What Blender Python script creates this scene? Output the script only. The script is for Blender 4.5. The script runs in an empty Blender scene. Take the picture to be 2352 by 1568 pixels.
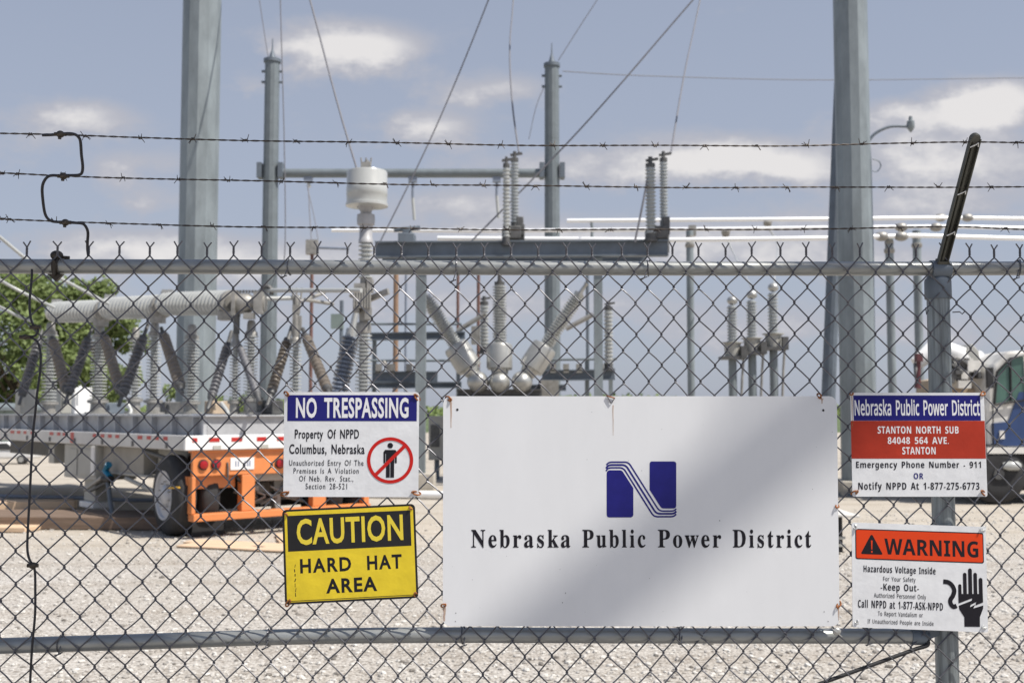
import bpy, bmesh, math, random
from math import sin, cos, tan, pi, radians, atan2, sqrt
from mathutils import Vector as V, Matrix

random.seed(7)
C = bpy.context.scene.collection
SC = bpy.context.scene

# ------------------------------------------------------------------ camera
FP, CX, CY, HZ, CAMZ = 2540.0, 1176.0, 784.0, 945.0, 1.55     # focal length and centre in measuring pixels (2352 wide)
PITCH = math.atan((HZ - CY) / FP)
SP, CP = sin(PITCH), cos(PITCH)
FY0, FTAN = 2.90, 0.065                                        # the fence line: Y = FY0 + FTAN * X
cam = bpy.data.cameras.new('camera'); camo = bpy.data.objects.new('camera', cam); C.objects.link(camo)
camo.location = (0, 0, CAMZ); camo.rotation_euler = (pi/2 + PITCH, 0, 0)
cam.sensor_width = 36; cam.lens = 36*FP/2352; cam.clip_start = 0.05; cam.clip_end = 3000
cam.dof.use_dof = True; cam.dof.focus_distance = 2.92; cam.dof.aperture_fstop = 6.1
SC.camera = camo

# ------------------------------------------------------------------ sun, sky, exposure
SUN_EL, SUN_AZ = radians(57), radians(115)                    # azimuth clockwise from +Y: behind the viewer, to the right
SUNV = V((sin(SUN_AZ)*cos(SUN_EL), cos(SUN_AZ)*cos(SUN_EL), sin(SUN_EL)))
sun = bpy.data.lights.new('sun', 'SUN'); suno = bpy.data.objects.new('sun', sun); C.objects.link(suno)
sun.energy = 4.7; sun.angle = radians(0.53); sun.color = (1.0, 0.95, 0.87)
suno.rotation_euler = SUNV.to_track_quat('Z', 'Y').to_euler(); suno.location = (20, -20, 50)
SC.view_settings.view_transform = 'Standard'; SC.view_settings.look = 'None'
SC.view_settings.exposure = 0.36; SC.view_settings.gamma = 1.0; SC.view_settings.use_curve_mapping = False

world = bpy.data.worlds.new('World'); SC.world = world; world.use_nodes = True
wt = world.node_tree; wt.nodes.clear()
def wn(t, **k):
    n = wt.nodes.new(t)
    for a, b in k.items(): setattr(n, a, b)
    return n
def wm(op, a, b=None, c=None):
    n = wn('ShaderNodeMath', operation=op)
    for i, v in enumerate((a, b, c)):
        if v is None: continue
        if hasattr(v, 'node'): wt.links.new(v, n.inputs[i])
        else: n.inputs[i].default_value = v
    return n.outputs[0]
def wmix(f, a, b):
    n = wn('ShaderNodeMix', data_type='RGBA')
    for s, v in ((n.inputs[0], f), (n.inputs[6], a), (n.inputs[7], b)):
        if hasattr(v, 'node'): wt.links.new(v, s)
        elif isinstance(v, float): s.default_value = v
        else: s.default_value = (*v, 1)
    return n.outputs[2]
def sstep(x, a, b):
    n = wn('ShaderNodeMapRange', interpolation_type='SMOOTHSTEP')
    wt.links.new(x, n.inputs[0]); n.inputs[1].default_value = a; n.inputs[2].default_value = b
    return n.outputs[0]
sky = wn('ShaderNodeTexSky', sky_type='NISHITA'); sky.sun_disc = False
sky.sun_elevation = SUN_EL; sky.sun_rotation = SUN_AZ
sky.altitude = 400; sky.air_density = 1.0; sky.dust_density = 1.6; sky.ozone_density = 1.6
tc = wn('ShaderNodeTexCoord'); sep = wn('ShaderNodeSeparateXYZ'); wt.links.new(tc.outputs['Generated'], sep.inputs[0])
ay = wm('MAXIMUM', wm('ABSOLUTE', sep.outputs[1]), 0.08)
wu, ww = wm('DIVIDE', sep.outputs[0], ay), wm('DIVIDE', sep.outputs[2], ay)
comb = wn('ShaderNodeCombineXYZ'); wt.links.new(wu, comb.inputs[0]); wt.links.new(wm('MULTIPLY', ww, 1.7), comb.inputs[1])
wt.links.new(wm('SIGN', sep.outputs[1]), comb.inputs[2])
def wnoise(scale, detail, rough=0.55):
    n = wn('ShaderNodeTexNoise'); n.inputs['Scale'].default_value = scale; n.inputs['Detail'].default_value = detail
    n.inputs['Roughness'].default_value = rough; wt.links.new(comb.outputs[0], n.inputs['Vector']); return n.outputs[0]
n1, n2, n3 = wnoise(13, 9, .6), wnoise(38, 7, .6), wnoise(3.2, 6)
du, dw = wm('MULTIPLY', wm('SUBTRACT', n2, 0.5), 0.035), wm('MULTIPLY', wm('SUBTRACT', n1, 0.5), 0.045)
uu, vv = wm('ADD', wu, du), wm('ADD', ww, dw)
acc = None
# cumulus clouds over the horizon: azimuth and height (measuring pixels), half width, half height, weight
for x, y, rx, ry, k in [(770, 88, 190, 60, 1.0), (840, 110, 120, 40, .5), (160, 262, 150, 45, .8), (985, 290, 120, 45, .85), (1140, 195, 140, 40, .55),
                        (1640, 365, 240, 62, 1.1), (1760, 375, 140, 40, .6), (2290, 225, 130, 52, 1.5), (2070, 262, 130, 42, .8), (2230, 330, 260, 60, .55),
                        (310, 372, 160, 40, .5), (1080, 470, 150, 45, .6), (2200, 390, 240, 50, .7), (60, 335, 90, 40, .4), (330, 450, 110, 35, .4),
                        (300, 570, 320, 50, .8), (1400, 545, 520, 50, .7), (700, 610, 400, 40, .6), (2150, 470, 300, 45, .6), (1900, 600, 500, 40, .55), (1100, 700, 700, 50, .5), (2000, 760, 700, 50, .45), (1250, 380, 200, 45, .5), (560, 190, 90, 30, .45),
                        (-500, 300, 260, 80, .9), (-900, 100, 300, 90, .8), (2900, 250, 300, 90, .9), (3400, 420, 400, 70, .8)]:
    a = wm('MULTIPLY', wm('SUBTRACT', uu, (x - CX)/FP), FP/rx); b = wm('MULTIPLY', wm('SUBTRACT', vv, (HZ - y)/FP), FP/ry)
    g = wm('MULTIPLY', wm('EXPONENT', wm('MULTIPLY', wm('ADD', wm('MULTIPLY', a, a), wm('MULTIPLY', b, b)), -1.0)), k*1.38)
    acc = g if acc is None else wm('ADD', acc, g)
dens = wm('ADD', acc, wm('MULTIPLY', wm('SUBTRACT', n1, 0.5), 1.3))
dens = wm('ADD', dens, wm('MULTIPLY', wm('SUBTRACT', n2, 0.5), 0.5))
dens = wm('ADD', dens, wm('MULTIPLY', wm('SUBTRACT', n3, 0.55), 0.7))
cl = sstep(dens, 0.10, 0.75)
bright = sstep(wm('ADD', dens, wm('MULTIPLY', wm('SUBTRACT', n2, 0.5), 0.6)), 0.55, 1.45)
CLK = 1.0
ccol = wmix(bright, (3.75, 3.8, 4.25), (6.5, 6.3, 6.2))
haze_f = wm('MULTIPLY', sstep(ww, 1.3, 0.0), 0.8)
skyc = wmix(haze_f, sky.outputs[0], (3.02, 3.34, 4.25))
hs = wn('ShaderNodeHueSaturation'); hs.inputs['Saturation'].default_value = 0.86; hs.inputs['Value'].default_value = 1.0
wt.links.new(skyc, hs.inputs['Color'])
bgc = wmix(wm('MULTIPLY', cl, 0.9), hs.outputs[0], ccol)
bg = wn('ShaderNodeBackground'); bg.inputs['Strength'].default_value = 0.1; wt.links.new(bgc, bg.inputs['Color'])
wo = wn('ShaderNodeOutputWorld'); wt.links.new(bg.outputs[0], wo.inputs['Surface'])

# ------------------------------------------------------------------ where things stand
def ray(x, y):
    u, v = (x - CX)/FP, (CY - y)/FP
    return V((u, CP - v*SP, SP + v*CP))
def P(x, y, Y):
    d = ray(x, y); t = Y/d.y
    return V((d.x*t, Y, CAMZ + d.z*t))
def G(x, y):
    d = ray(x, y); t = -CAMZ/d.z
    return V((d.x*t, d.y*t, 0))
FX = V((1, FTAN, 0)).normalized(); FN = V((FX.y, -FX.x, 0)); UP = V((0, 0, 1))
def F(x, y, off=0.0):
    o = V((0, FY0, 0)) + FN*off; d = ray(x, y)
    t = (o - V((0, 0, CAMZ))).dot(FN)/d.dot(FN)
    return V((0, 0, CAMZ)) + d*t
def m(Y): return Y/FP

# ------------------------------------------------------------------ materials
MATS = {}
def mat(name, col, rough=0.6, metal=0.0, var=0.0, scale=8.0, bump=0.0, bscale=None, col2=None, spec=0.5, stretch=None, coat=0.0):
    if name in MATS: return MATS[name]
    mt = bpy.data.materials.new(name); mt.use_nodes = True; nt = mt.node_tree
    b = nt.nodes['Principled BSDF']
    b.inputs['Base Color'].default_value = (*col, 1); b.inputs['Roughness'].default_value = rough; b.inputs['Metallic'].default_value = metal
    b.inputs['Specular IOR Level'].default_value = spec; b.inputs['Coat Weight'].default_value = coat
    if var or col2 or bump:
        t = nt.nodes.new('ShaderNodeTexCoord'); mp = nt.nodes.new('ShaderNodeMapping'); nt.links.new(t.outputs['Object'], mp.inputs[0])
        if stretch: mp.inputs['Scale'].default_value = stretch
        n = nt.nodes.new('ShaderNodeTexNoise'); n.inputs['Scale'].default_value = scale; n.inputs['Detail'].default_value = 6; n.inputs['Roughness'].default_value = 0.65
        nt.links.new(mp.outputs[0], n.inputs['Vector'])
    if var or col2:
        r = nt.nodes.new('ShaderNodeValToRGB'); nt.links.new(n.outputs[0], r.inputs[0])
        r.color_ramp.elements[0].position = 0.32; r.color_ramp.elements[1].position = 0.68
        c2 = col2 or tuple(c*(1 - var) for c in col); c1 = col if col2 else tuple(min(1, c*(1 + var)) for c in col)
        r.color_ramp.elements[0].color = (*c2, 1); r.color_ramp.elements[1].color = (*c1, 1)
        nt.links.new(r.outputs[0], b.inputs['Base Color'])
    if bump:
        n2 = nt.nodes.new('ShaderNodeTexNoise'); n2.inputs['Scale'].default_value = bscale or scale*2; n2.inputs['Detail'].default_value = 4
        nt.links.new(mp.outputs[0], n2.inputs['Vector'])
        bp = nt.nodes.new('ShaderNodeBump'); bp.inputs['Strength'].default_value = bump; bp.inputs['Distance'].default_value = 0.02
        nt.links.new(n2.outputs[0], bp.inputs['Height']); nt.links.new(bp.outputs[0], b.inputs['Normal'])
    MATS[name] = mt; return mt
galv = mat('galvanised_steel', (.205, .235, .25), .5, .14, .24, 2.6, .05, 30, stretch=(1, 1, .35))
galvd = mat('weathered_steel', (.13, .155, .185), .55, .2, .15, 3, .05, 20)
gantrym = mat('gantry_steel', (.15, .175, .19), .55, .15, .12, 3, .05, 20)
pipe = mat('fence_pipe', (.30, .31, .305), .36, .45, .12, 18, .04, 60, stretch=(.4, 1, 1))
postm = mat('fence_post_pipe', (.23, .255, .265), .48, .5, .45, 26, .1, 60, stretch=(3, 3, .12))
wirem = mat('fence_wire', (.105, .105, .118), .4, .4, .25, 30)
barbm = mat('rusty_barbed_wire', (.10, .085, .07), .6, .5, .4, 60, col2=(.05, .04, .04))
armm = mat('weathered_arm_steel', (.10, .10, .085), .6, .4, .3, 20, stretch=(1, 1, .3))
cable = mat('black_cable', (.012, .012, .018), .45, 0, .2, 30)
clampm = mat('bronze_clamp', (.06, .05, .04), .5, .6, .3, 40)
rust = mat('rust', (.26, .095, .03), .8, .1, .6, 90)
alu = mat('aluminium_tube', (.86, .87, .88), .38, .15, .03, 3)
alucast = mat('cast_aluminium', (.43, .43, .415), .38, .55, .08, 5)
porc = mat('grey_porcelain', (.36, .38, .385), .25, 0, .06, 4, coat=.3)
porcw = mat('pale_porcelain', (.40, .41, .40), .28, 0, .07, 4, coat=.3)
brown = mat('brown_insulator', (.165, .14, .115), .5, 0, .2, 6)
dgrey = mat('dark_grey_insulator', (.13, .13, .14), .5, 0, .2, 6)
bluegrey = mat('blue_grey_insulator', (.20, .23, .29), .4, 0, .1, 5)
mech = mat('dull_mechanism_metal', (.30, .29, .27), .5, .4, .25, 9)
mechd = mat('dark_mechanism_metal', (.10, .10, .10), .55, .3, .3, 9)
deckm = mat('grey_deck_steel', (.40, .41, .43), .6, .2, .2, 3)
orange = mat('orange_paint', (.62, .215, .07), .45, 0, .08, 2.5)
whitep = mat('white_paint', (.74, .74, .73), .4, 0, .05, 4)
greyp = mat('grey_beige_paint', (.38, .375, .345), .5, 0, .08, 2)
redref = mat('red_reflective_tape', (.42, .02, .015), .35, 0, .1, 9)
lens_r = mat('red_lamp_lens', (.30, .008, .012), .2, 0, .1, 9)
rubber = mat('tyre_rubber', (.025, .025, .027), .8, 0, .25, 7, .1, 30)
rimm = mat('white_wheel_rim', (.42, .43, .46), .4, .1, .08, 5)
blackm = mat('black_steel', (.015, .015, .017), .6, 0, .3, 8)
timber = mat('shaded_timber', (.17, .12, .088), .85, 0, .3, 5, .2, 12, stretch=(.3, 3, 3))  # brown darkened to put the shade by the trailer into the colour
ply = mat('plywood', (.60, .44, .30), .8, 0, .15, 3, .05, 10, stretch=(.4, 3, 1))
conc = mat('concrete', (.40, .37, .32), .9, 0, .15, 4, .2, 30)
bluet = mat('blue_truck_paint', (.03, .06, .16), .35, 0, .1, 3)
cyanp = mat('blue_fitting', (.01, .16, .28), .4, 0, .1, 6)
dirtyw = mat('dirty_white_paint', (.66, .64, .60), .45, 0, .25, 2.5)
railw = mat('shaded_white_rail', (.56, .55, .53), .5, 0, .12, 2.5)  # greyer copy of the white paint; side shade put into the colour
tanm = mat('tan_canvas', (.42, .33, .24), .8, 0, .2, 3)
bark = mat('bark', (.09, .07, .05), .9, 0, .3, 4)
rustpole = mat('rust_red_pole', (.15, .08, .068), .7, .1, .3, 4)
woodpole = mat('brown_wood_pole', (.25, .16, .105), .8, 0, .25, 3)
glassg = mat('green_tinted_glass', (.065, .13, .105), .08, 0, .3, 1.5, coat=.5)
glassd = mat('dark_glass', (.03, .035, .04), .08)
shedm = mat('grey_green_cladding', (.19, .235, .22), .6, 0, .1, 2)
signw = mat('sign_white', (.69, .70, .72), .33, 0, .045, 14, .22, 9)
signbig = mat('enamel_white', (.70, .71, .73), .3, 0, .025, 5, .035, 2.2, stretch=(1.6, 1.6, .5))
signblue = mat('sign_blue', (.014, .014, .15), .35, 0, .08, 8, .06, 7, spec=.22)
signred = mat('sign_red', (.36, .035, .018), .35, 0, .14, 9, .18, 8, spec=.22)
signor = mat('sign_orange_red', (.66, .055, .012), .35, 0, .06, 9, .06, 7, spec=.22)
signyel = mat('sign_yellow', (.70, .53, .028), .33, 0, .08, 9, .28, 9, spec=.3)
signblk = mat('sign_black', (.018, .018, .02), .4, 0, .2, 12, .06, 7, spec=.22)
inkb = mat('black_print', (.012, .011, .016), .45, spec=.22)
inkw = mat('white_print', (.72, .72, .74), .4)
inky = mat('yellow_print', (.70, .55, .04), .4)
inkred = mat('red_print', (.50, .015, .012), .4, spec=.22)
inkblue = mat('blue_print', (.014, .014, .16), .35, 0, .12, 30, spec=.22)

# ------------------------------------------------------------------ building
WLOC = {}
class MB:
    def __init__(s): s.v = []; s.f = []; s.sm = []
    def add(s, vs, fs, smooth=True):
        o = len(s.v); s.v += [V(v) for v in vs]
        for f in fs: s.f.append(tuple(i + o for i in f)); s.sm.append(smooth)
        return s
    def tube(s, pts, r, n=8, cap=True, smooth=True, phase=0.0):
        pts = [V(p) for p in pts]; k = len(pts); rs = r if isinstance(r, (list, tuple)) else [r]*k
        vs, fs, prev = [], [], None
        for i, p in enumerate(pts):
            d = (pts[min(i + 1, k - 1)] - pts[max(i - 1, 0)])
            d = d.normalized() if d.length > 1e-9 else V((0, 0, 1))
            if prev is None:
                a = V((0, 0, 1)) if abs(d.z) < .9 else V((1, 0, 0)); x = d.cross(a).normalized()
            else:
                x = prev - d*prev.dot(d); x = x.normalized() if x.length > 1e-6 else d.orthogonal().normalized()
            prev = x; y = d.cross(x)
            for j in range(n):
                t = 2*pi*j/n + phase; vs.append(p + (x*cos(t) + y*sin(t))*rs[i])
        for i in range(k - 1):
            for j in range(n):
                fs.append((i*n + j, i*n + (j + 1) % n, (i + 1)*n + (j + 1) % n, (i + 1)*n + j))
        s.add(vs, fs, smooth)
        if cap:
            s.add(vs[:n], [tuple(range(n))[::-1]], False); s.add(vs[-n:], [tuple(range(n))], False)
        return s
    def lathe(s, p0, axis, prof, n=16):
        axis = V(axis).normalized(); x = axis.orthogonal().normalized(); y = axis.cross(x); p0 = V(p0)
        vs = []; fs = []
        for t, r in prof:
            for j in range(n):
                a = 2*pi*j/n; vs.append(p0 + axis*t + (x*cos(a) + y*sin(a))*r)
        for i in range(len(prof) - 1):
            for j in range(n): fs.append((i*n + j, i*n + (j + 1) % n, (i + 1)*n + (j + 1) % n, (i + 1)*n + j))
        s.add(vs, fs); s.add(vs[:n], [tuple(range(n))[::-1]], False); s.add(vs[-n:], [tuple(range(n))], False)
        return s
    def insul(s, p0, p1, rc, rs, n, seg=16):
        p0, p1 = V(p0), V(p1); L = (p1 - p0).length; dt = L/n; pr = []
        for i in range(n):
            t = i*dt; pr += [(t, rc), (t + .22*dt, rs), (t + .46*dt, rs*.99), (t + .56*dt, rc)]
        pr.append((L, rc)); return s.lathe(p0, p1 - p0, pr, seg)
    def box(s, c, size, ax=None):
        c = V(c); X, Y, Z = ax or (V((1, 0, 0)), V((0, 1, 0)), V((0, 0, 1))); a, b, d = (q/2 for q in size)
        vs = [c + X*(a*i) + Y*(b*j) + Z*(d*k) for i in (-1, 1) for j in (-1, 1) for k in (-1, 1)]
        return s.add(vs, [(0, 1, 3, 2), (4, 6, 7, 5), (0, 4, 5, 1), (2, 3, 7, 6), (0, 2, 6, 4), (1, 5, 7, 3)], False)
    def bar(s, p0, p1, w, h, up=(0, 0, 1)):
        p0, p1 = V(p0), V(p1); d = (p1 - p0); L = d.length; d.normalize(); up = V(up)
        if abs(d.dot(up)) > .95: up = V((0, 1, 0))
        x = d.cross(up).normalized(); z = x.cross(d)
        return s.box((p0 + p1)/2, (L, w, h), (d, x, z))
    def ball(s, c, r, n=14, k=8, sc=(1, 1, 1)):
        c = V(c); vs = []; fs = []
        for i in range(k + 1):
            t = pi*i/k
            for j in range(n): vs.append(c + V((r*sin(t)*cos(2*pi*j/n)*sc[0], r*sin(t)*sin(2*pi*j/n)*sc[1], r*cos(t)*sc[2])))
        for i in range(k):
            for j in range(n): fs.append((i*n + j, (i + 1)*n + j, (i + 1)*n + (j + 1) % n, i*n + (j + 1) % n))
        return s.add(vs, fs)
    def prism(s, pts, ext):
        pts = [V(p) for p in pts]; n = len(pts); e = V(ext)
        vs = pts + [p + e for p in pts]
        fs = [tuple(range(n)), tuple(range(2*n - 1, n - 1, -1))] + [(i, i + n, (i + 1) % n + n, (i + 1) % n) for i in range(n)]
        return s.add(vs, fs, False)
    def build(s, name, mt, parent=None, bevel=0.0, fix=True, at=None):
        me = bpy.data.meshes.new(name)
        lo = V([min(v[i] for v in s.v) for i in range(3)]); hi = V([max(v[i] for v in s.v) for i in range(3)])
        o0 = V(at) if at is not None else V(((lo.x + hi.x)/2, (lo.y + hi.y)/2, lo.z if parent is None else (lo.z + hi.z)/2))
        me.from_pydata([v - o0 for v in s.v], [], s.f)
        me.polygons.foreach_set('use_smooth', s.sm); me.materials.append(mt)
        if fix:
            bm = bmesh.new(); bm.from_mesh(me); bmesh.ops.recalc_face_normals(bm, faces=bm.faces); bm.to_mesh(me); bm.free()
        me.update()
        if any(s.sm): me.set_sharp_from_angle(angle=radians(50))
        o = bpy.data.objects.new(name, me); C.objects.link(o)
        pw = WLOC[parent.name] if parent is not None else V((0, 0, 0))
        if parent is not None: o.parent = parent
        o.location = o0 - pw; WLOC[o.name] = o0
        if bevel:
            b = o.modifiers.new('bevel', 'BEVEL'); b.width = bevel; b.segments = 2; b.limit_method = 'ANGLE'
        return o
def tag(o, label, cat, group=None, kind=None):
    if label: o['label'] = label
    if cat: o['category'] = cat
    if group: o['group'] = group
    if kind: o['kind'] = kind
    return o
def thing(name, label, cat, loc, group=None):
    o = bpy.data.objects.new(name, None); C.objects.link(o); o.location = V(loc); o.empty_display_size = .2
    WLOC[o.name] = V(loc); return tag(o, label, cat, group)
def arc(pts, n=6):
    """a smooth curve through points (Catmull-Rom)"""
    pts = [V(p) for p in pts]; out = []
    for i in range(len(pts) - 1):
        a, b, c, d = pts[max(i - 1, 0)], pts[i], pts[i + 1], pts[min(i + 2, len(pts) - 1)]
        for k in range(n):
            t = k/n; out.append(.5*((2*b) + (c - a)*t + (2*a - 5*b + 4*c - d)*t*t + (3*b - a - 3*c + d)*t**3))
    return out + [pts[-1]]

# ------------------------------------------------------------------ ground
def ground_mat():
    mt = bpy.data.materials.new('gravel'); mt.use_nodes = True; nt = mt.node_tree; b = nt.nodes['Principled BSDF']; L = nt.links.new
    t = nt.nodes.new('ShaderNodeTexCoord')
    def noise(s, d=4):
        n = nt.nodes.new('ShaderNodeTexNoise'); n.inputs['Scale'].default_value = s; n.inputs['Detail'].default_value = d; n.inputs['Roughness'].default_value = .7
        L(t.outputs['Object'], n.inputs['Vector']); return n.outputs[0]
    def ramp(f, *st):
        r = nt.nodes.new('ShaderNodeValToRGB'); L(f, r.inputs[0]); e = r.color_ramp.elements
        while len(e) < len(st): e.new(.5)
        for q, (p, c) in zip(e, st): q.position = p; q.color = (*c, 1)
        return r.outputs[0]
    vo = nt.nodes.new('ShaderNodeTexVoronoi'); vo.inputs['Scale'].default_value = 44; L(t.outputs['Object'], vo.inputs['Vector'])
    sepc = nt.nodes.new('ShaderNodeSeparateColor'); L(vo.outputs['Color'], sepc.inputs[0])
    stone = ramp(sepc.outputs[0], (0, (.19, .175, .16)), (.09, (.42, .40, .375)), (.4, (.48, .463, .44)), (1, (.535, .52, .495)))
    gap = ramp(vo.outputs['Distance'], (.3, (1, 1, 1)), (.8, (.55, .52, .49)))
    mx = nt.nodes.new('ShaderNodeMix'); mx.data_type = 'RGBA'; mx.blend_type = 'MULTIPLY'; mx.inputs[0].default_value = .8
    L(stone, mx.inputs[6]); L(gap, mx.inputs[7])
    big = ramp(noise(.35, 5), (.3, (.90, .86, .80)), (.7, (1.06, 1.05, 1.04)))
    mx2 = nt.nodes.new('ShaderNodeMix'); mx2.data_type = 'RGBA'; mx2.blend_type = 'MULTIPLY'; mx2.inputs[0].default_value = 1
    L(mx.outputs[2], mx2.inputs[6]); L(big, mx2.inputs[7])
    sy = nt.nodes.new('ShaderNodeSeparateXYZ'); L(t.outputs['Object'], sy.inputs[0])
    ad = nt.nodes.new('ShaderNodeMath'); ad.operation = 'MULTIPLY_ADD'; L(noise(.5, 5), ad.inputs[0]); ad.inputs[1].default_value = 6; L(sy.outputs[1], ad.inputs[2])
    mr = nt.nodes.new('ShaderNodeMapRange'); mr.interpolation_type = 'SMOOTHSTEP'; L(ad.outputs[0], mr.inputs[0]); mr.inputs[1].default_value = 14; mr.inputs[2].default_value = 18; mr.inputs[4].default_value = .75
    sand = ramp(noise(1.3, 8), (.3, (.39, .345, .285)), (.7, (.50, .455, .39)))
    mx3 = nt.nodes.new('ShaderNodeMix'); mx3.data_type = 'RGBA'; L(mr.outputs[0], mx3.inputs[0]); L(mx2.outputs[2], mx3.inputs[6]); L(sand, mx3.inputs[7])
    tr_ = nt.nodes.new('ShaderNodeTexWave'); tr_.wave_type = 'BANDS'; tr_.bands_direction = 'Y'; tr_.inputs['Scale'].default_value = .22; tr_.inputs['Distortion'].default_value = 5; tr_.inputs['Detail'].default_value = 3; tr_.inputs['Detail Scale'].default_value = .5
    L(t.outputs['Object'], tr_.inputs['Vector']); tk = ramp(tr_.outputs['Fac'], (.0, (.88, .86, .84)), (.16, (1, 1, 1)))
    mx4 = nt.nodes.new('ShaderNodeMix'); mx4.data_type = 'RGBA'; mx4.blend_type = 'MULTIPLY'; mx4.inputs[0].default_value = .8; L(mx3.outputs[2], mx4.inputs[6]); L(tk, mx4.inputs[7]); L(mx4.outputs[2], b.inputs['Base Color'])
    b.inputs['Roughness'].default_value = .95; b.inputs['Specular IOR Level'].default_value = .15
    bp = nt.nodes.new('ShaderNodeBump'); bp.inputs['Strength'].default_value = .45; bp.inputs['Distance'].default_value = .02
    sub = nt.nodes.new('ShaderNodeMath'); sub.operation = 'SUBTRACT'; sub.inputs[0].default_value = 1; L(vo.outputs['Distance'], sub.inputs[1])
    L(sub.outputs[0], bp.inputs['Height']); L(bp.outputs[0], b.inputs['Normal'])
    return mt
q = 1500
tag(MB().add([(-q, -q, 0), (q, -q, 0), (q, q, 0), (-q, q, 0)], [(0, 1, 2, 3)], False).build('ground', ground_mat(), at=(0, 0, 0)), None, None, kind='structure')
grassm = mat('field_grass', (.085, .12, .045), .95, 0, .3, .06)
tag(MB().add([(-q, 75, .004), (q, 90, .004), (q, 1400, .004), (-q, 1400, .004)], [(0, 1, 2, 3)], False).build('field', grassm, at=(0, 0, 0)), None, None, kind='structure')

def stones():
    mbv, mbf = [], []
    t = (1 + 5**.5)/2
    ico = [V(p).normalized() for p in [(-1, t, 0), (1, t, 0), (-1, -t, 0), (1, -t, 0), (0, -1, t), (0, 1, t), (0, -1, -t), (0, 1, -t), (t, 0, -1), (t, 0, 1), (-t, 0, -1), (-t, 0, 1)]]
    fc = [(0, 11, 5), (0, 5, 1), (0, 1, 7), (0, 7, 10), (0, 10, 11), (1, 5, 9), (5, 11, 4), (11, 10, 2), (10, 7, 6), (7, 1, 8), (3, 9, 4), (3, 4, 2), (3, 2, 6), (3, 6, 8), (3, 8, 9), (4, 9, 5), (2, 4, 11), (6, 2, 10), (8, 6, 7), (9, 8, 1)]
    R = random.Random(3)
    for i in range(15000):
        Y = 5.6 + 12*R.random()**1.7; X = (R.random() - .5)*1.06*Y
        r = .008 + .015*R.random()**2.4; a = R.random()*6.28; sx, sy, sz = R.uniform(.8, 1.4), R.uniform(.7, 1.1), R.uniform(.5, .8); o = len(mbv); ca, sa = cos(a), sin(a)
        for p in ico:
            k = r*R.uniform(.8, 1.15); x, y = p.x*sx*k, p.y*sy*k
            mbv.append((X + x*ca - y*sa, Y + x*sa + y*ca, r*.25 + p.z*sz*k))
        mbf += [(a1 + o, b1 + o, c1 + o) for a1, b1, c1 in fc]
    me = bpy.data.meshes.new('gravel_stones'); me.from_pydata(mbv, [], mbf)
    mt = bpy.data.materials.new('loose_stone'); mt.use_nodes = True; nt = mt.node_tree; b = nt.nodes['Principled BSDF']
    g = nt.nodes.new('ShaderNodeNewGeometry'); r = nt.nodes.new('ShaderNodeValToRGB'); nt.links.new(g.outputs['Random Per Island'], r.inputs[0])
    e = r.color_ramp.elements; e[0].color = (.14, .125, .11, 1); e[1].color = (.56, .54, .505, 1); e[1].position = 1
    for p, c in ((.18, (.40, .375, .345, 1)), (.5, (.50, .478, .445, 1))): q_ = e.new(p); q_.color = c
    nt.links.new(r.outputs[0], b.inputs['Base Color']); b.inputs['Roughness'].default_value = .9
    me.materials.append(mt); o = bpy.data.objects.new('gravel_stones', me); C.objects.link(o)
    tag(o, 'loose pale crushed gravel lying over the substation yard', 'gravel', kind='stuff')
stones()
# ------------------------------------------------------------------ big steel poles
def pole(name, label, x, yref, Y, w, top, group, x2=None, wtop=None, n=12, mt=galv):
    b = P(x, yref, Y); r = w*m(Y)/2; r2 = (wtop or w)*m(Y)/2
    base = V((b.x, Y, 0)); tp = V((b.x if x2 is None else x2, Y, top))
    t = thing(name, label, 'pole', base, group)
    MB().tube([base, tp], [r, r2], n, smooth=False, phase=.13).build('shaft', mt, t)
    pl = MB().lathe(base, (0, 0, 1), [(0, r*1.5), (.06, r*1.5), (.06, r*1.02)], 16); pl.build('base_plate', galvd, t)
    bl = MB()
    for k in range(8):
        a = k*pi/4; bl.tube([base + V((cos(a)*r*1.3, sin(a)*r*1.3, .05)), base + V((cos(a)*r*1.3, sin(a)*r*1.3, .16))], .025, 6)
    bl.build('anchor_bolt', galvd, t)
    return t
BG = 'big galvanised transmission poles'
pole('transmission_pole', 'thick galvanised pole rising behind the trailer, wire shadow forked across it', 452, 700, 21.5, 88, 30, BG)
pole('transmission_pole', 'wide pale galvanised pole running out of the picture above the floodlight arm', 1966, 700, 20.7, 80, 30, BG, wtop=72)
lp = P(1890, 880, 22.4)
pole('transmission_pole', 'dark leaning pole leg close beside the wide pale pole', 1890, 880, 22.4, 32, 30, BG, x2=lp.x + 1.75, wtop=30, mt=galvd)
MB_ = MB().box((P(2010, 1150, 20.6).x, 20.9, .14), (1.35, 1.1, .28))
tag(MB_.build('concrete_footing', conc, bevel=.02), 'low concrete footing at the foot of the wide pale pole', 'footing')

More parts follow.
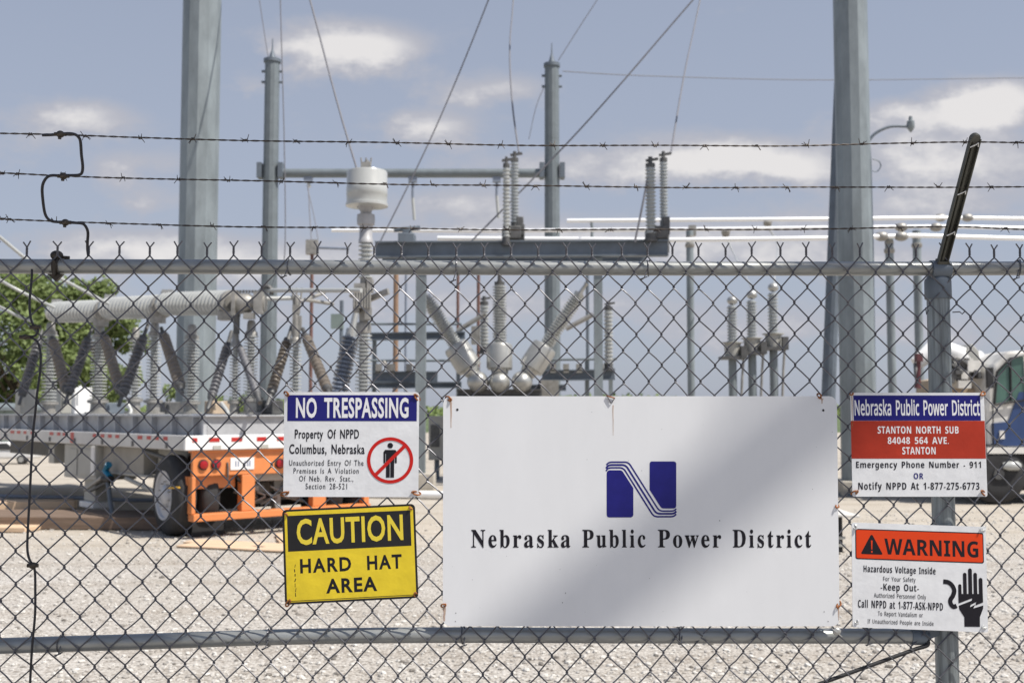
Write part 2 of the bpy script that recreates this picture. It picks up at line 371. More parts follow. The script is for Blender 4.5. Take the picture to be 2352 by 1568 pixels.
# gantry of two slim poles with a round crossbeam
YG = 40.0; k = m(YG)
t = thing('steel_gantry', 'grey gantry of two slim capped poles joined by a round crossbeam', 'gantry', (P(950, 500, YG).x, YG, 0))
for px, pw, ty in ((622, 36, 143), (1268, 35, 153)):
    b = P(px, 400, YG); z = P(px, ty, YG).z; r = pw*k/2
    MB().tube([(b.x, YG, 0), (b.x, YG, z)], [r*1.08, r*.95], 12, smooth=False).build('post', gantrym, t)
    MB().lathe((b.x, YG, z - .02), (0, 0, 1), [(0, r*1.12), (.12, r*1.12), (.14, r*.5), (.5, .03), (.9, .015)], 12).build('cap', galvd, t)
    c = MB()
    for dz in (.35, .75):
        c.tube([(b.x - r*1.35, YG, z - dz), (b.x + r*1.35, YG, z - dz)], .05, 8)
    c.build('pole_bracket', galvd, t)
    z = P(px, 393, YG).z
    for s in (-1, 1): MB().box((b.x + s*(r + .1), YG, z), (.17, .5, .55)).build('beam_clamp', galvd, t)
bl, br = P(640, 398, YG), P(1252, 398, YG)
MB().tube([bl, br], 10.5*k, 14).build('crossbeam', gantrym, t)
for px, y1, y2 in ((708, 420, 430), (948, 455, 505), (1141, 450, 500)):
    a = P(px, 408, YG); b = P(px, y1, YG)
    h = MB().tube([a, b], .05, 8); h.box(a + V((0, 0, -.08)), (.3, .2, .2)); h.build('hanger_rod', bluegrey, t)
    MB().tube([b, P(px + 4, y2, YG)], .055, 8).build('hanger_link', porcw, t)

# raised switch stand with a deep dark beam
YS = 22.3; k = m(YS)
t = thing('switch_stand', 'raised dark steel beam on columns carrying tall grey insulators', 'steel stand', (P(1200, 570, YS).x, YS, 0))
a, b = P(862, 574, YS), P(1534, 570, YS)
def ibeam(p0, p1, h, w, tk=.03):
    q_ = MB(); up = V((0, 0, h/2)); q_.bar(p0 + up, p1 + up, w, tk); q_.bar(p0 - up, p1 - up, w, tk); q_.bar(p0, p1, tk, h - tk); return q_
ibeam(a, b, 34*k, .22).build('beam', galvd, t)
ibeam(a + V((0, 1.2, -.03)), b + V((-.3, 1.2, -.03)), 30*k, .22).build('beam', galvd, t)
for px, w in ((966, 23), (1375, 19)):
    p = P(px, 750, YS); MB().bar((p.x, YS + .1, .3), (p.x, YS + .1, a.z - .16), w*k, w*k).build('column', galv, t); MB().box((p.x, YS + .1, .16), (.6, .6, .32)).build('footing', conc, t, bevel=.02)
YR = 27.2; kr = m(YR)
t = thing('rear_stand', 'lower dark steel stand with rods and beams behind the V shaped breaker', 'steel stand', (P(1130, 870, YR).x, YR, 0))
for px in (858, 1052, 1349, 1404):
    p = P(px, 800, YR); MB().bar((p.x, YR + .2, 0), (p.x, YR + .2, P(px, 768 if px < 1100 else 822, YR).z), 9*kr, 9*kr).build('column', galv, t)
for x0, y0, x1, y1, h in ((850, 773, 1068, 770, 15), (858, 865, 1005, 865, 22), (1245, 862, 1412, 860, 22), (850, 884, 1060, 884, 12), (1180, 890, 1300, 890, 12)):
    ibeam(P(x0, y0, YR), P(x1, y1, YR), h*kr, .2).build('cross_beam', galvd, t)
for x0, y0, x1, y1 in ((850, 744, 1060, 744), (850, 828, 1020, 828), (1010, 828, 1100, 828), (1255, 826, 1416, 824)):
    MB().tube([P(x0, y0, YR), P(x1, y1, YR)], .03, 8).build('operating_rod', gantrym, t)
for x0, y0, x1, y1 in ((880, 830, 905, 862), (1050, 760, 1115, 720), (1300, 755, 1362, 722)):
    MB().tube([P(x0, y0, YR), P(x1, y1, YR)], .06, 8).build('brace', mech, t)
for x in (870, 900, 940, 1270, 1300, 1330, 1380): MB().box(P(x, 846, YR), (.14, .2, .22)).build('rod_guide', mech, t)
MB().box(P(1262, 892, YR), (.44, .4, .4)).build('drive_box', mech, t)
MB().box(P(1093, 770, YR), (.22, .3, .44)).build('drive_box', mech, t)

def insulator_stack(name, label, x, ytop, ybot, Y, rpx, group, mt=porc, n=18, top=True, rc=.72):
    k = m(Y); a, b = P(x, ybot, Y), P(x, ytop, Y); b.x = a.x
    t = thing(name, label, 'insulator', a, group)
    MB().insul(a + V((0, 0, .02)), b, rpx*k*rc, rpx*k, n).build('shed_column', mt, t)
    MB().lathe(a - V((0, 0, .14)), (0, 0, 1), [(0, rpx*k*1.25), (.06, rpx*k*1.25), (.06, rpx*k*.9), (.17, rpx*k*.9)], 14).build('base_flange', mechd, t)
    if top:
        c = MB().lathe(b, (0, 0, 1), [(0, rpx*k*.9), (.08, rpx*k*.9), (.1, rpx*k*.4), (.22, rpx*k*.4)], 12)
        c.bar(b + V((-.09, 0, .14)), b + V((.16, 0, .18)), .05, .05); c.build('terminal', mechd, t)
    return t
IG = 'tall insulators standing on the raised dark beam'
insulator_stack('post_insulator', 'pale ribbed insulator on the dark beam, left one of its near pair', 1163, 385, 548, 22.2, 9, IG, porcw)
insulator_stack('post_insulator', 'grey ribbed insulator with a wire clamp, beside its paler twin on the beam', 1182, 372, 515, 22.8, 10, IG, porc)
insulator_stack('post_insulator', 'wide grey insulator at the far end of the dark beam, a loose wire beside it', 1495, 385, 540, 22.2, 12.5, IG, porc)
insulator_stack('post_insulator', 'slim grey insulator ending the dark beam, holding a rising conductor', 1525, 372, 512, 22.8, 10, IG, porc)
for x, lb in ((1176, 'dark switch base under the pair of insulators on the beam middle'), (1508, 'dark switch base under the insulators at the beam end')):
    p = P(x, 540, 22.6); q_ = MB()
    q_.box(p, (.37, .8, .26)); q_.box(p + V((.16, -.2, .15)), (.15, .22, .37)); q_.box(p + V((-.15, .2, -.06)), (.12, .15, .37)); q_.tube([p + V((.22, 0, .22)), p + V((.22, 0, -.37))], .045, 8)
    tag(q_.build('disconnect_switch', mechd, bevel=.02), lb, 'switch', 'switch fittings on the raised beam')
q_ = MB().box(P(935, 549, 22.3), (.33, .4, .2)); q_.box(P(935, 532, 22.3), (.18, .2, .12)); q_.tube([P(905, 528, 22.3), P(965, 523, 22.3)], .05, 8)
tag(q_.build('disconnect_switch', galvd, bevel=.02), 'small grey fitting on the dark beam near the white drum', 'switch', 'switch fittings on the raised beam')

# ------------------------------------------------------------------ bus tubes
BUSG = 'bright aluminium bus tubes'
def bus(label, pts, Y, rpx, xr=4.5):
    q_ = MB(); pp = [P(x, y, Y + dy) for x, y, dy in pts]
    t = thing('bus_tube', label, 'bus tube', pp[0], BUSG); MB().tube(pp, rpx*m(Y), 14).build('tube', alu, t); return t
t = bus('highest bright bus tube, starting beside the gantry pole', [(1302, 507, 0), (1885, 503, 0), (2150, 500, .5), (2420, 503, 1)], 34, 4.6)
MB().tube([P(1358, 512, 34), P(1360, 520, 34), P(1360, 590, 34)], .045, 8).build('drop_pipe', galv, t)
t2 = bus('middle bright bus tube, its left end showing by the white drum', [(762, 529, 0), (1130, 530, -.3), (1540, 527, -.5), (1885, 523, -1), (2180, 520, -1), (2420, 526, -1)], 33, 4.3)
MB().box(P(1590, 530, 32.2), (.2, .2, .3)).build('tube_clamp', mech, t2)
t3 = bus('lowest bright bus tube, starting over the dark beam', [(1005, 547, 0), (1540, 551, 0), (1885, 547, 0), (2100, 541, .4), (2420, 550, .8)], 29, 5.2)
for tt, y, Y, xs in ((t, 500, 34.6, (2160, 2222)), (t2, 522, 32, (2070, 2150)), (t3, 543, 29.3, (2025, 2070))):
    for x in xs:
        p = P(x, y, Y); MB().ball(p, .13, 12, 8, (1.5, 1, 1)).build('coupler', mech, tt)
def vpost(name, label, cat, x, ytop, Y, w, group, mt=galv):
    p = P(x, ytop, Y); r = w*m(Y)/2; t = thing(name, label, cat, (p.x, Y, 0), group)
    MB().tube([(p.x, Y, 0), (p.x, Y, p.z)], r, 12).build('shaft', mt, t)
    MB().lathe((p.x, Y, p.z - .5), (0, 0, 1), [(0, r), (.03, r*1.25), (.12, r*1.25), (.15, r*.8), (.3, r*1.1), (.5, r*.7)], 12).build('cap', mech, t)
    return t
PG = 'slim posts holding the bus tubes'
vpost('bus_post', 'slim pale post under the bus tubes, alone between dark beam and poles', 'post', 1584, 530, 32, 17, PG)
vpost('bus_post', 'slim grey post just beside the wide pale pole on its floodlight side', 'post', 2042, 540, 29.5, 19, PG)
vpost('bus_post', 'slim grey post between the wide pole and the fence post', 'post', 2105, 530, 32, 19, PG)
for x, y0, Y, lb in ((1518, 553, 29, 'short hanging drop from the lowest bus tube'), (1667, 528, 32.2, 'hanging drop lead over the shortest ball topped unit'), (1763, 508, 34, 'hanging drop lead over the tallest ball topped unit')):
    p = P(x, y0, Y); q_ = thing('drop_lead', lb, 'drop lead', p, 'drop leads under the bus tubes')
    MB().lathe(p + V((0, 0, -.24)), (0, 0, 1), [(0, .04), (.05, .1), (.2, .14), (.24, .08)], 10).build('clamp', mech, q_)
    if x > 1600: MB().tube(arc([p + V((0, 0, -.2)), p + V((.05, -1, -.9)), P(x + (60 if x < 1700 else 13), 662, 26.3)]), .022, 6).build('lead', porcw, q_)

# ------------------------------------------------------------------ three ball topped units
AG = 'three ball topped instrument units on pipe legs'
for x, yb, y1, y2, yl, lb in ((1682, 690, 702, 786, 822, 'shortest ball topped ribbed unit of the three'), (1727, 677, 690, 776, 811, 'middle ball topped ribbed unit of the three'), (1776, 660, 673, 766, 801, 'tallest ball topped ribbed unit, nearest the leaning dark pole')):
    Y = 26; k = m(Y); a = P(x, y2, Y); tp = P(x, y1, Y); tp.x = a.x; g = P(x, yl, Y)
    t = thing('voltage_transformer', lb, 'transformer', (a.x, Y, 0), AG)
    MB().insul(a, tp, 9*k, 12.5*k, 12).build('shed_column', porc, t)
    MB().ball(P(x, yb, Y), 12.5*k, sc=(1, 1, .85)).build('corona_ball', alucast, t)
    h = (a.z - g.z)
    q_ = MB().lathe((a.x, Y, g.z), (0, 0, 1), [(0, 17*k), (h*.9, 19*k), (h*.95, 25*k), (h, 25*k)], 12); q_.build('tank', greyp, t)
    q_ = MB().box((a.x, Y, g.z), (56*k, .5, .07)); q_.box((a.x + 22*k, Y - .2, g.z + .12), (.14, .14, .3)); q_.build('mounting_plate', mechd, t)
    MB().tube([(a.x, Y, 0), (a.x, Y, g.z)], 9.5*k, 12).build('leg', galv, t)
    MB().tube([(a.x + .24, Y - .1, g.z), (a.x + .2, Y - .1, g.z - .5), (a.x + .08, Y - .1, 0)], .03, 6).build('conduit', mech, t)
    MB().lathe((a.x, Y, 0), (0, 0, 1), [(0, .25), (.04, .25)], 10).build('foot', galvd, t)

# ------------------------------------------------------------------ V shaped breaker
YB = 24.6; k = m(YB)
t = thing('dead_tank_breaker', 'breaker with three tanks and ribbed bushings spreading in a V behind the signs', 'circuit breaker', (P(1147, 900, YB).x, YB + .6, 0))
for bx, by, dr, e0, e1, e2 in ((1097, 876, (-.525, .85), (1020, 835), (1063, 800), (978, 700)), (1147, 877, (0, 1), None, None, None), (1199, 876, (.55, .835), None, None, None)):
    c = P(bx, by, YB); d = V((dr[0], 0, dr[1])).normalized()
    tk = MB().lathe(c + V((0, -.02, 0)), (0, 1, 0), [(-.22, .03), (-.2, .1), (-.13, .18), (0, .235), (1.3, .235), (1.42, .18), (1.5, .05)], 18)
    tk.build('tank', alucast, t)
    for j, dy in enumerate((0, 1.15)):
        o = c + V((0, .12 + dy, 0)) + (d*.06 if dr[0] else V((0, 0, 0)))
        s0 = .28; L1 = .62 if dr[0] else .58
        MB().lathe(o + d*s0, d, [(-.12, .17), (.02, .2), (.04, .29), (L1 - .06, .29), (L1, .26), (L1 + .02, .16)], 20).build('bushing_turret', alucast, t)
        p0 = o + d*(s0 + L1); LB = (1.22 if dr[0] < 0 else 1.34) if dr[0] else 1.32
        if j: LB *= .93
        bu = MB().insul(p0, p0 + d*LB, .105, .16, 20)
        bu.build('bushing', porcw if j == 0 else porc, t)
        MB().lathe(p0 + d*LB, d, [(0, .12), (.07, .12), (.08, .05), (.3, .04), (.34, .06)], 12).build('bushing_terminal', mechd if dr[0] == 0 else alucast, t)
ibeam(P(1050, 903, YB) + V((0, .15, 0)), P(1245, 903, YB) + V((0, .15, 0)), .16, .2).build('support_beam', mechd, t)
ibeam(P(1050, 903, YB) + V((0, 1.15, 0)), P(1245, 903, YB) + V((0, 1.15, 0)), .16, .2).build('support_beam', mechd, t)
for x in (1058, 1238):
    for dy in (.15, 1.15):
        p = P(x, 910, YB); MB().bar((p.x, YB + dy, 0), (p.x, YB + dy, p.z), .12, .12).build('leg', galvd, t)
p = P(1147, 985, YB); MB().box(p + V((0, .5, .05)), (1.1, .7, 1.0)).build('control_cabinet', greyp, t, bevel=.02)

insulator_stack('post_insulator', 'pale insulator standing alone at the lower beam end beyond the V breaker', 1398, 712, 838, 27.2, 11, 'insulators around the lower beams', porcw, 14)
insulator_stack('post_insulator', 'pale insulator standing just behind the middle breaker bushing', 1112, 700, 800, 28, 11, 'insulators around the lower beams', porcw, 12)

# cabinet seen between the small signs and the big sign
p = P(1004, 975, 25.5)
t = thing('control_cabinet', 'small grey cabinet beside the stand column at the edge of the big white sign', 'cabinet', (p.x, 25.5, 0))
MB().box((p.x, 25.5, .95), (.36, .4, 1.0)).build('body', greyp, t, bevel=.01)
MB().box((p.x - .03, 25.285, 1.0), (.2, .02, .5)).build('door', mechd, t); MB().tube([(p.x, 25.5, 0), (p.x, 25.5, .46)], .06).build('leg', galvd, t)
p = G(1000, 1150)
tag(MB().tube([p + V((-3.2, 1.2, .08)), p + V((2.2, -.3, .08))], .07, 10).build('conduit_pipe', alu), 'pale pipe lying on the gravel beyond the caution sign', 'pipe')

# ------------------------------------------------------------------ overhead lines
LG = 'overhead line wires'
WG = mat('conductor', (.16, .16, .18), .6)
def line(label, pts, r, mt=WG, nm='overhead_wire'):
    return tag(MB().tube(arc([P(*p) for p in pts], 10), r, 10).build(nm, mt), label, 'wire', LG)
line('thick conductor coming down steeply onto the white drum', [(640, -260, 21), (712, 0, 19.5), (780, 255, 18.3), (845, 470, 17.7)], .016)
line('conductor slanting down from the middle of the sky towards the dark beam', [(1230, -300, 24), (1122, 0, 24), (1000, 295, 24), (870, 562, 24)], .015)
line('long conductor slanting across the tallest gantry pole down to the breaker', [(1880, -330, 23), (1592, 0, 23), (1330, 300, 23), (1045, 592, 23)], .017)
line('curved conductor dropping onto the pair of insulators on the beam', [(1200, -300, 30), (1179, 0, 30), (1171, 110, 26), (1177, 240, 24), (1192, 350, 22.8)], .019)
line('conductor dropping onto the slim insulator at the beam end', [(1690, -400, 30), (1608, 0, 30), (1572, 170, 26), (1541, 352, 22.8)], .019)
line('thin wire hanging straight down beside the slim gantry pole', [(640, -260, 32), (644, 0, 32), (653, 330, 32), (655, 560, 32), (645, 640, 32)], .016)
line('faint wire reaching the top of the shorter looking left gantry pole', [(560, -260, 40), (596, 0, 40), (616, 132, 40)], .015)
line('faint wire leaving the top of the right gantry pole upward', [(1560, -280, 40), (1372, 0, 40), (1282, 140, 40)], .015)
line('faint wire running down from behind the right gantry pole', [(1275, 150, 44), (1235, 235, 44), (1215, 320, 44)], .014)
line('thin static wire stretching level from the gantry pole top to the far edge', [(1292, 164, 40), (1500, 175, 41), (1900, 184, 44), (2420, 178, 48)], .016)
line('loose jumper wire beside the wide insulator at the beam end', [(1490, 395, 22.2), (1478, 460, 22.1), (1468, 510, 22.1), (1458, 556, 22.1)], .022)
line('thin drop wire under the crossbeam left of the white drum', [(708, 425, 39.8), (712, 500, 39), (716, 560, 38)], .02)
line('thin drop wire leaning under the crossbeam', [(705, 425, 39.8), (722, 500, 39), (733, 565, 38)], .016)
CG = 'pale cables running to the horizontal insulators'
for lb, pts in (('pale cable slanting across the tree to the lowest horizontal insulator', [(-60, 600, 17), (0, 643, 18), (65, 678, 18.3), (125, 706, 18.7)]),
                ('pale cable slanting low across the tree under the other one', [(-60, 680, 17), (0, 705, 18), (40, 725, 18.4), (75, 738, 18.6)]),
                ('pale cable slanting from behind the clamp to the middle horizontal insulator', [(-60, 500, 15.5), (0, 545, 16), (75, 605, 16.4), (150, 645, 16.8), (250, 698, 17.3)])):
    tag(MB().tube(arc([P(*p) for p in pts], 8), .026, 8).build('cable', porcw), lb, 'cable', CG)

# far posts and lamp
for x, y0, Y, w, mt, lb in ((717, 568, 38, 8, rustpole, 'thin rusty red pole behind the brown insulators'), (910, 600, 38, 12, woodpole, 'brown wooden pole behind the breaker frame'), (1099, 620, 42, 8, rustpole, 'thin rusty red pole beside the middle bushing'), (933, 600, 33, 6, bluegrey, 'thin blue grey pipe standing beside the brown pole'), (1052, 620, 36, 7, rustpole, 'thin dull pole left of the middle bushing'), (1349, 600, 36, 8, galvd, 'thin dark pole close against the stand column'), (785, 690, 32, 9, galvd, 'short dark post with a small panel')):
    p = P(x, y0, Y); t = thing('slim_pole', lb, 'pole', (p.x, Y, 0), 'slim poles in the back of the yard')
    MB().tube([(p.x, Y, 0), (p.x, Y, p.z)], w*m(Y)/2, 10).build('shaft', mt, t)
    if x == 717:
        MB().tube([p, P(802, 571, Y)], .05, 8).build('cross_arm', bluegrey, t); MB().box(p, (.4, .3, .5)).build('cap', mech, t)
    if x == 785: MB().box(P(775, 738, Y), (.35, .2, .42)).build('panel', shedm, t)
YL = 26; t = thing('floodlight', 'small yard lamp on a curved arm high beside the wide pale pole', 'lamp', P(1996, 560, YL))
MB().tube([P(1996, 315, YL), P(2000, 372, YL), P(2001, 420, YL), P(2005, 560, YL), P(2010, 900, YL), P(2012, 1000, YL)], .022, 6).build('conduit', galvd, t)
MB().tube(arc([P(1992, 330, YL), P(2010, 307, YL), P(2045, 291, YL), P(2085, 291, YL)], 6), .035, 8).build('arm', galvd, t)
MB().lathe(P(2092, 298, YL), (0, 0, 1), [(-.06, .02), (0, .06), (.05, .09), (.2, .09), (.22, .05), (.32, .04)], 12).build('lamp_head', galv, t)
MB().tube(arc([P(2004, 365, YL), P(2018, 370, YL), P(2023, 382, YL), P(2014, 394, YL), P(2004, 392, YL)], 6), .014, 6).build('wire_loop', galvd, t)
# ------------------------------------------------------------------ flatbed trailer
TC = V((-3.94, 13.5, 0)); TS = V((-.66, .751, 0)).normalized(); TR = V((TS.y, -TS.x, 0))
def T(a, b, z): return TC + TS*a + TR*b + V((0, 0, z))
TAX = (TS, TR, UP)
def side_a(x):                                   # where the view through column x meets the trailer's near side
    u = (x - CX)/FP/CP; return (u*TC.y - TC.x)/(TS.x - u*TS.y)
def rear_b(x):
    u = (x - CX)/FP/CP; return (u*TC.y - TC.x)/(TR.x - u*TR.y)
TW = 2.95
tr = thing('flatbed_trailer', 'low flatbed trailer with orange rear frame and white edge rails, parked on the gravel', 'trailer', TC)
MB().box(T(5.4, TW/2, 1.14), (10.7, TW - .1, .14), TAX).build('deck', deckm, tr)
for a in range(0, 10):
    MB().box(T(a + .6, TW/2, 1.222), (.96, TW - .12, .016), TAX).build('deck_plate', deckm, tr)
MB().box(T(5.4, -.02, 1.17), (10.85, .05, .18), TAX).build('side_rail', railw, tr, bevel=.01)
MB().box(T(-.035, TW/2 - .02, 1.17), (.05, TW + .09, .18), TAX).build('rear_rail', whitep, tr, bevel=.01)
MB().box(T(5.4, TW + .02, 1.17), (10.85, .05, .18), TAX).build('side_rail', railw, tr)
def refl(c, sx, sz, ax): MB().box(c, (sx, .006, sz), ax).build('reflector', redref, tr)
for x0, x1 in ((37, 45), (52, 59), (67, 73), (83, 89), (127, 135), (144, 151), (157, 163), (226, 233), (244, 252), (261, 269), (278, 286), (329, 339), (350, 359), (369, 377), (388, 397)):
    a0, a1 = side_a(x1), side_a(x0); refl(T((a0 + a1)/2, -.048, 1.215), (a1 - a0), .045, TAX)
a0, a1 = side_a(183), side_a(174); refl(T((a0 + a1)/2, -.048, 1.17), (a1 - a0)*.8, .15, TAX)
for x0, x1 in ((441, 452), (479, 503), (530, 554), (588, 609), (634, 660), (690, 714), (745, 770)):
    b0, b1 = rear_b(x0), rear_b(x1); refl(T(-.063, (b0 + b1)/2, 1.205), (b1 - b0), .05, (TR, TS, UP))
RAX = (TR, TS, UP)
def rear(name, x0, x1, z0, z1, dep, mt, a=0.0, bev=.008):
    b0, b1 = rear_b(x0), rear_b(x1); return MB().box(T(a + dep/2, (b0 + b1)/2, (z0 + z1)/2), (b1 - b0, dep, z1 - z0), RAX).build(name, mt, tr, bevel=bev)
rear('rear_panel', 448, 846, .76, 1.076, .06, orange)
rear('rear_upper_bar', 444, 850, .985+.065, 1.078, .12, orange, -.03)
rear('rear_inset', 444, 556, .60, .758, .05, orange, .12)
rear('rear_inset', 742, 845, .60, .758, .05, orange, .12)
rear('rear_inset', 592, 722, .66, .758, .05, greyp, .14)
for x0, x1 in ((446, 455), (560, 590), (722, 752), (838, 850)): rear('rear_post', x0, x1, .305, .758, .12, orange, -.01)
rear('bumper_bar', 448, 850, .215, .303, .16, orange, -.05)
rear('under_box', 470, 545, .0, .213, .5, blackm, .25)
for x0, x1 in ((447, 556), (754, 838)): rear('mud_flap', x0, x1, .22, .6, .012, rubber, .55, 0)
for x, z in ((471, .90), (500, .90), (645, .885), (790, .89)):
    b = rear_b(x); c = T(-.005, b, z)
    l = MB().lathe(c, -TS, [(-.02, .066), (.012, .066), (.014, .05)], 20).build('tail_light_ring', blackm, tr); MB().lathe(c - TS*.012, -TS, [(0, .052), (.02, .05), (.03, .02)], 18).build('lens', lens_r, l)
b0, b1 = rear_b(533), rear_b(587)
pl = MB().box(T(-.008, (b0 + b1)/2, .90), (b1 - b0, .008, .152), RAX).build('licence_plate', whitep, tr, bevel=.002)
for x in (545, 551, 566, 572, 577): MB().box(T(-.0135, rear_b(x), .90), (.018, .002, .07), RAX).build('worn_print', mat('faded_blue_print', (.22, .26, .36), .5), pl)
b = rear_b(526); MB().tube([T(-.01, b, .92), T(-.03, b, .84), T(-.02, b + .0, .72)], .013, 6).build('chain_hook', mechd, tr)
# machinery between the posts
q_ = MB(); R = random.Random(5)
for i in range(16):
    x = R.uniform(600, 712); b = rear_b(x); q_.box(T(R.uniform(.3, .8), b, R.uniform(.34, .6)), (R.uniform(.04, .2), .12, R.uniform(.04, .16)), RAX)
for i in range(7):
    b = rear_b(R.uniform(600, 712)); q_.tube(arc([T(.25, b, R.uniform(.33, .6)), T(.22, b + R.uniform(-.1, .1), .45), T(.3, b + R.uniform(-.3, .3), R.uniform(.33, .6))], 4), .016, 6)
q_.build('hydraulic_unit', mech, tr)
MB().box(T(1.3, 1.5, .5), (.1, 2.4, .55), TAX).build('axle_beam', blackm, tr)
# frame under the deck, boxes and legs on the near side
MB().box(T(4.6, .75, .93), (8.6, .18, .28), TAX).build('frame_rail', mechd, tr); MB().box(T(4.6, 2.2, .93), (8.6, .18, .28), TAX).build('frame_rail', mechd, tr)
def sidebox(name, x0, x1, y0, y1, dep, mt, b=0.03, par=tr, bev=.012):
    a0, a1 = side_a(x1), side_a(x0); Yc = TC.y + TS.y*(a0 + a1)/2; z1 = P(0, y0, Yc).z; z0 = P(0, y1, Yc).z
    return MB().box(T((a0 + a1)/2, b + dep/2, (z0 + z1)/2), (a1 - a0, dep, z1 - z0), TAX).build(name, mt, par, bevel=bev)
bx = sidebox('tool_box', 150, 222, 1021, 1099, .6, greyp)
sidebox('lid', 162, 180, 1030, 1090, .012, greyp, .016, bx, .004); sidebox('lid', 186, 214, 1030, 1090, .012, greyp, .016, bx, .004)
sidebox('box_post', 214, 222, 1024, 1092, .03, whitep, .0)
sidebox('tool_box', 224, 315, 1026, 1086, .5, mat('dull_box_paint', (.30, .285, .255), .7, 0, .15, 2), .12)
sidebox('outrigger_beam', 224, 330, 1086, 1092, .12, greyp, .1)
sidebox('front_skirt', 318, 385, 1030, 1070, .4, greyp, .3)
for x0, x1, y0, y1 in ((178, 203, 1098, 1152), (364, 385, 1068, 1160), (96, 108, 1020, 1064)):
    lg = sidebox('support_leg', x0, x1, y0, y1, .2, greyp, .15)
    if y1 > 1100: sidebox('foot', x0 - 3, x1 + 3, y1, y1 + 14, .32, whitep, .1, lg)
def sline(name, pts, r, mt, b=.1):
    q_ = []
    for x, y in pts:
        a = side_a(x); q_.append(P(x, y, TC.y + TS.y*a + TR.y*b))
    return MB().tube(q_, r, 8).build(name, mt, tr)
sline('brace', [(196, 1124), (236, 1095)], .03, greyp); sline('brace', [(206, 1128), (244, 1108)], .02, mechd)
sline('brace', [(290, 1098), (376, 1138)], .03, greyp, .3); sline('brace', [(330, 1034), (392, 1056)], .03, mechd, .2)
sline('jack_leg', [(247, 1100), (253, 1150), (261, 1206)], .035, galvd, -.15)
sline('jack_joint', [(238, 1099), (256, 1101)], .05, blackm, -.15)
sline('blue_handle', [(250, 1066), (242, 1080), (252, 1096)], .05, cyanp, -.15)
for i in range(9):
    a = .5 + i*1.05; MB().box(T(a, -.052, 1.13), (.05, .012, .07), TAX).build('tie_down', mechd, tr)
for b in (.35, 1.0, 1.95, 2.6): MB().box(T(-.068, b, 1.11), (.1, .014, .045), RAX).build('rail_bracket', greyp, tr)
MB().tube(arc([T(.1, .6, .98), T(.04, .7, .7), T(.1, .95, .5), T(.3, 1.1, .45)], 6), .018, 6).build('air_hose', blackm, tr)
MB().tube(arc([T(.1, 2.1, .98), T(.04, 2.0, .66), T(.12, 1.8, .5), T(.3, 1.7, .45)], 6), .018, 6).build('air_hose', blackm, tr)
def wheel(a, b, out):
    n = TR*out; ang = radians(-5); n = V((n.x*cos(ang) - n.y*sin(ang), n.x*sin(ang) + n.y*cos(ang), 0)); c = T(a, b, .505)
    w = MB().lathe(c - n*.14, n, [(0, .30), (.005, .42), (.03, .475), (.06, .50), (.10, .505), (.18, .505), (.22, .50), (.25, .475), (.275, .42), (.28, .31), (.24, .29)], 40).build('tyre', rubber, tr)
    MB().lathe(c - n*.12, n, [(0, .29), (.22, .30), (.266, .31), (.262, .285), (.235, .27), (.225, .14), (.25, .13), (.275, .085), (.28, .03)], 32).build('rim', rimm, w)
    for i in range(10 if out < 0 and b < .5 else 0):
        t = i*2*pi/10; p = c + n*.115 + (UP*cos(t) + n.cross(UP)*sin(t))*.17; MB().tube([p - n*.02, p + n*.03], .009, 6).build('wheel_nut', mech, w)
wheel(.60, .11, -1); wheel(.60, .42, -1); wheel(.62, 2.25, 1); wheel(.62, 2.62, 1)
sline('axle_marker', [(384, 1120), (412, 1119)], .012, mat('yellow_tag', (.6, .35, .03), .5), -.3)

# skid frame carried on the deck
sk = thing('skid_frame', 'long grey steel skid with stiffeners lying on the trailer deck', 'frame', T(3.5, 1.5, 1.235))
for b in (.25, 2.45):
    MB().box(T(4.4, b, 1.37), (8.9, .05, .24), TAX).build('skid_beam', deckm, sk); MB().box(T(4.4, b, 1.495), (8.9, .2, .02), TAX).build('skid_flange', deckm, sk)
    MB().box(T(4.4, b, 1.245), (8.9, .2, .018), TAX).build('skid_flange', deckm, sk)
    for i in range(15): MB().box(T(.2 + i*.62, b - .06, 1.37), (.02, .08, .23), TAX).build('stiffener', deckm, sk)
MB().box(T(-.02, 1.35, 1.375), (.05, 2.35, .25), TAX).build('end_beam', deckm, sk); MB().box(T(-.04, 1.35, 1.50), (.12, 2.35, .018), TAX).build('end_flange', deckm, sk)
for i in range(6): MB().box(T(.3 + i*1.35, 1.35, 1.40), (.12, 2.1, .16), TAX).build('cross_member', galvd, sk)
MB().box(T(4.4, 1.35, 1.50), (8.8, 1.9, .012), TAX).build('floor_plate', deckm, sk)

# ------------------------------------------------------------------ breaker sets on the skid
def bpt(x, y, b):
    u = (x - CX)/FP/CP; o = TC + TR*b; a = (u*o.y - o.x)/(TS.x - u*TS.y)
    return P(x, y, o.y + TS.y*a)
SG = 'ribbed breaker sets standing on the trailer skid'
def column(t, x, y0, y1, b, w, mt=porcw, n=20, foot=True):
    p0 = bpt(x, y1, b); k = m(p0.y); p1 = p0 + V((0, 0, (y1 - y0)*k))
    MB().insul(p0, p1, w*.22*k, w*.5*k, n).build('shed_column', mt, t)
    MB().lathe(p1, (0, 0, 1), [(-.04, w*.42*k), (.03, w*.42*k), (.05, w*.3*k), (.16, w*.28*k), (.2, w*.2*k)], 12).build('column_cap', mech, t)
    if foot:
        h = p0.z - 1.51
        q_ = MB().lathe((p0.x, p0.y, 1.51), (0, 0, 1), [(0, w*.75*k), (.03, w*.75*k), (.035, w*.45*k), (h*.75, w*.42*k), (h*.8, w*.62*k), (h, w*.62*k)], 14); q_.build('pedestal', mech, t)
    return p0, p1
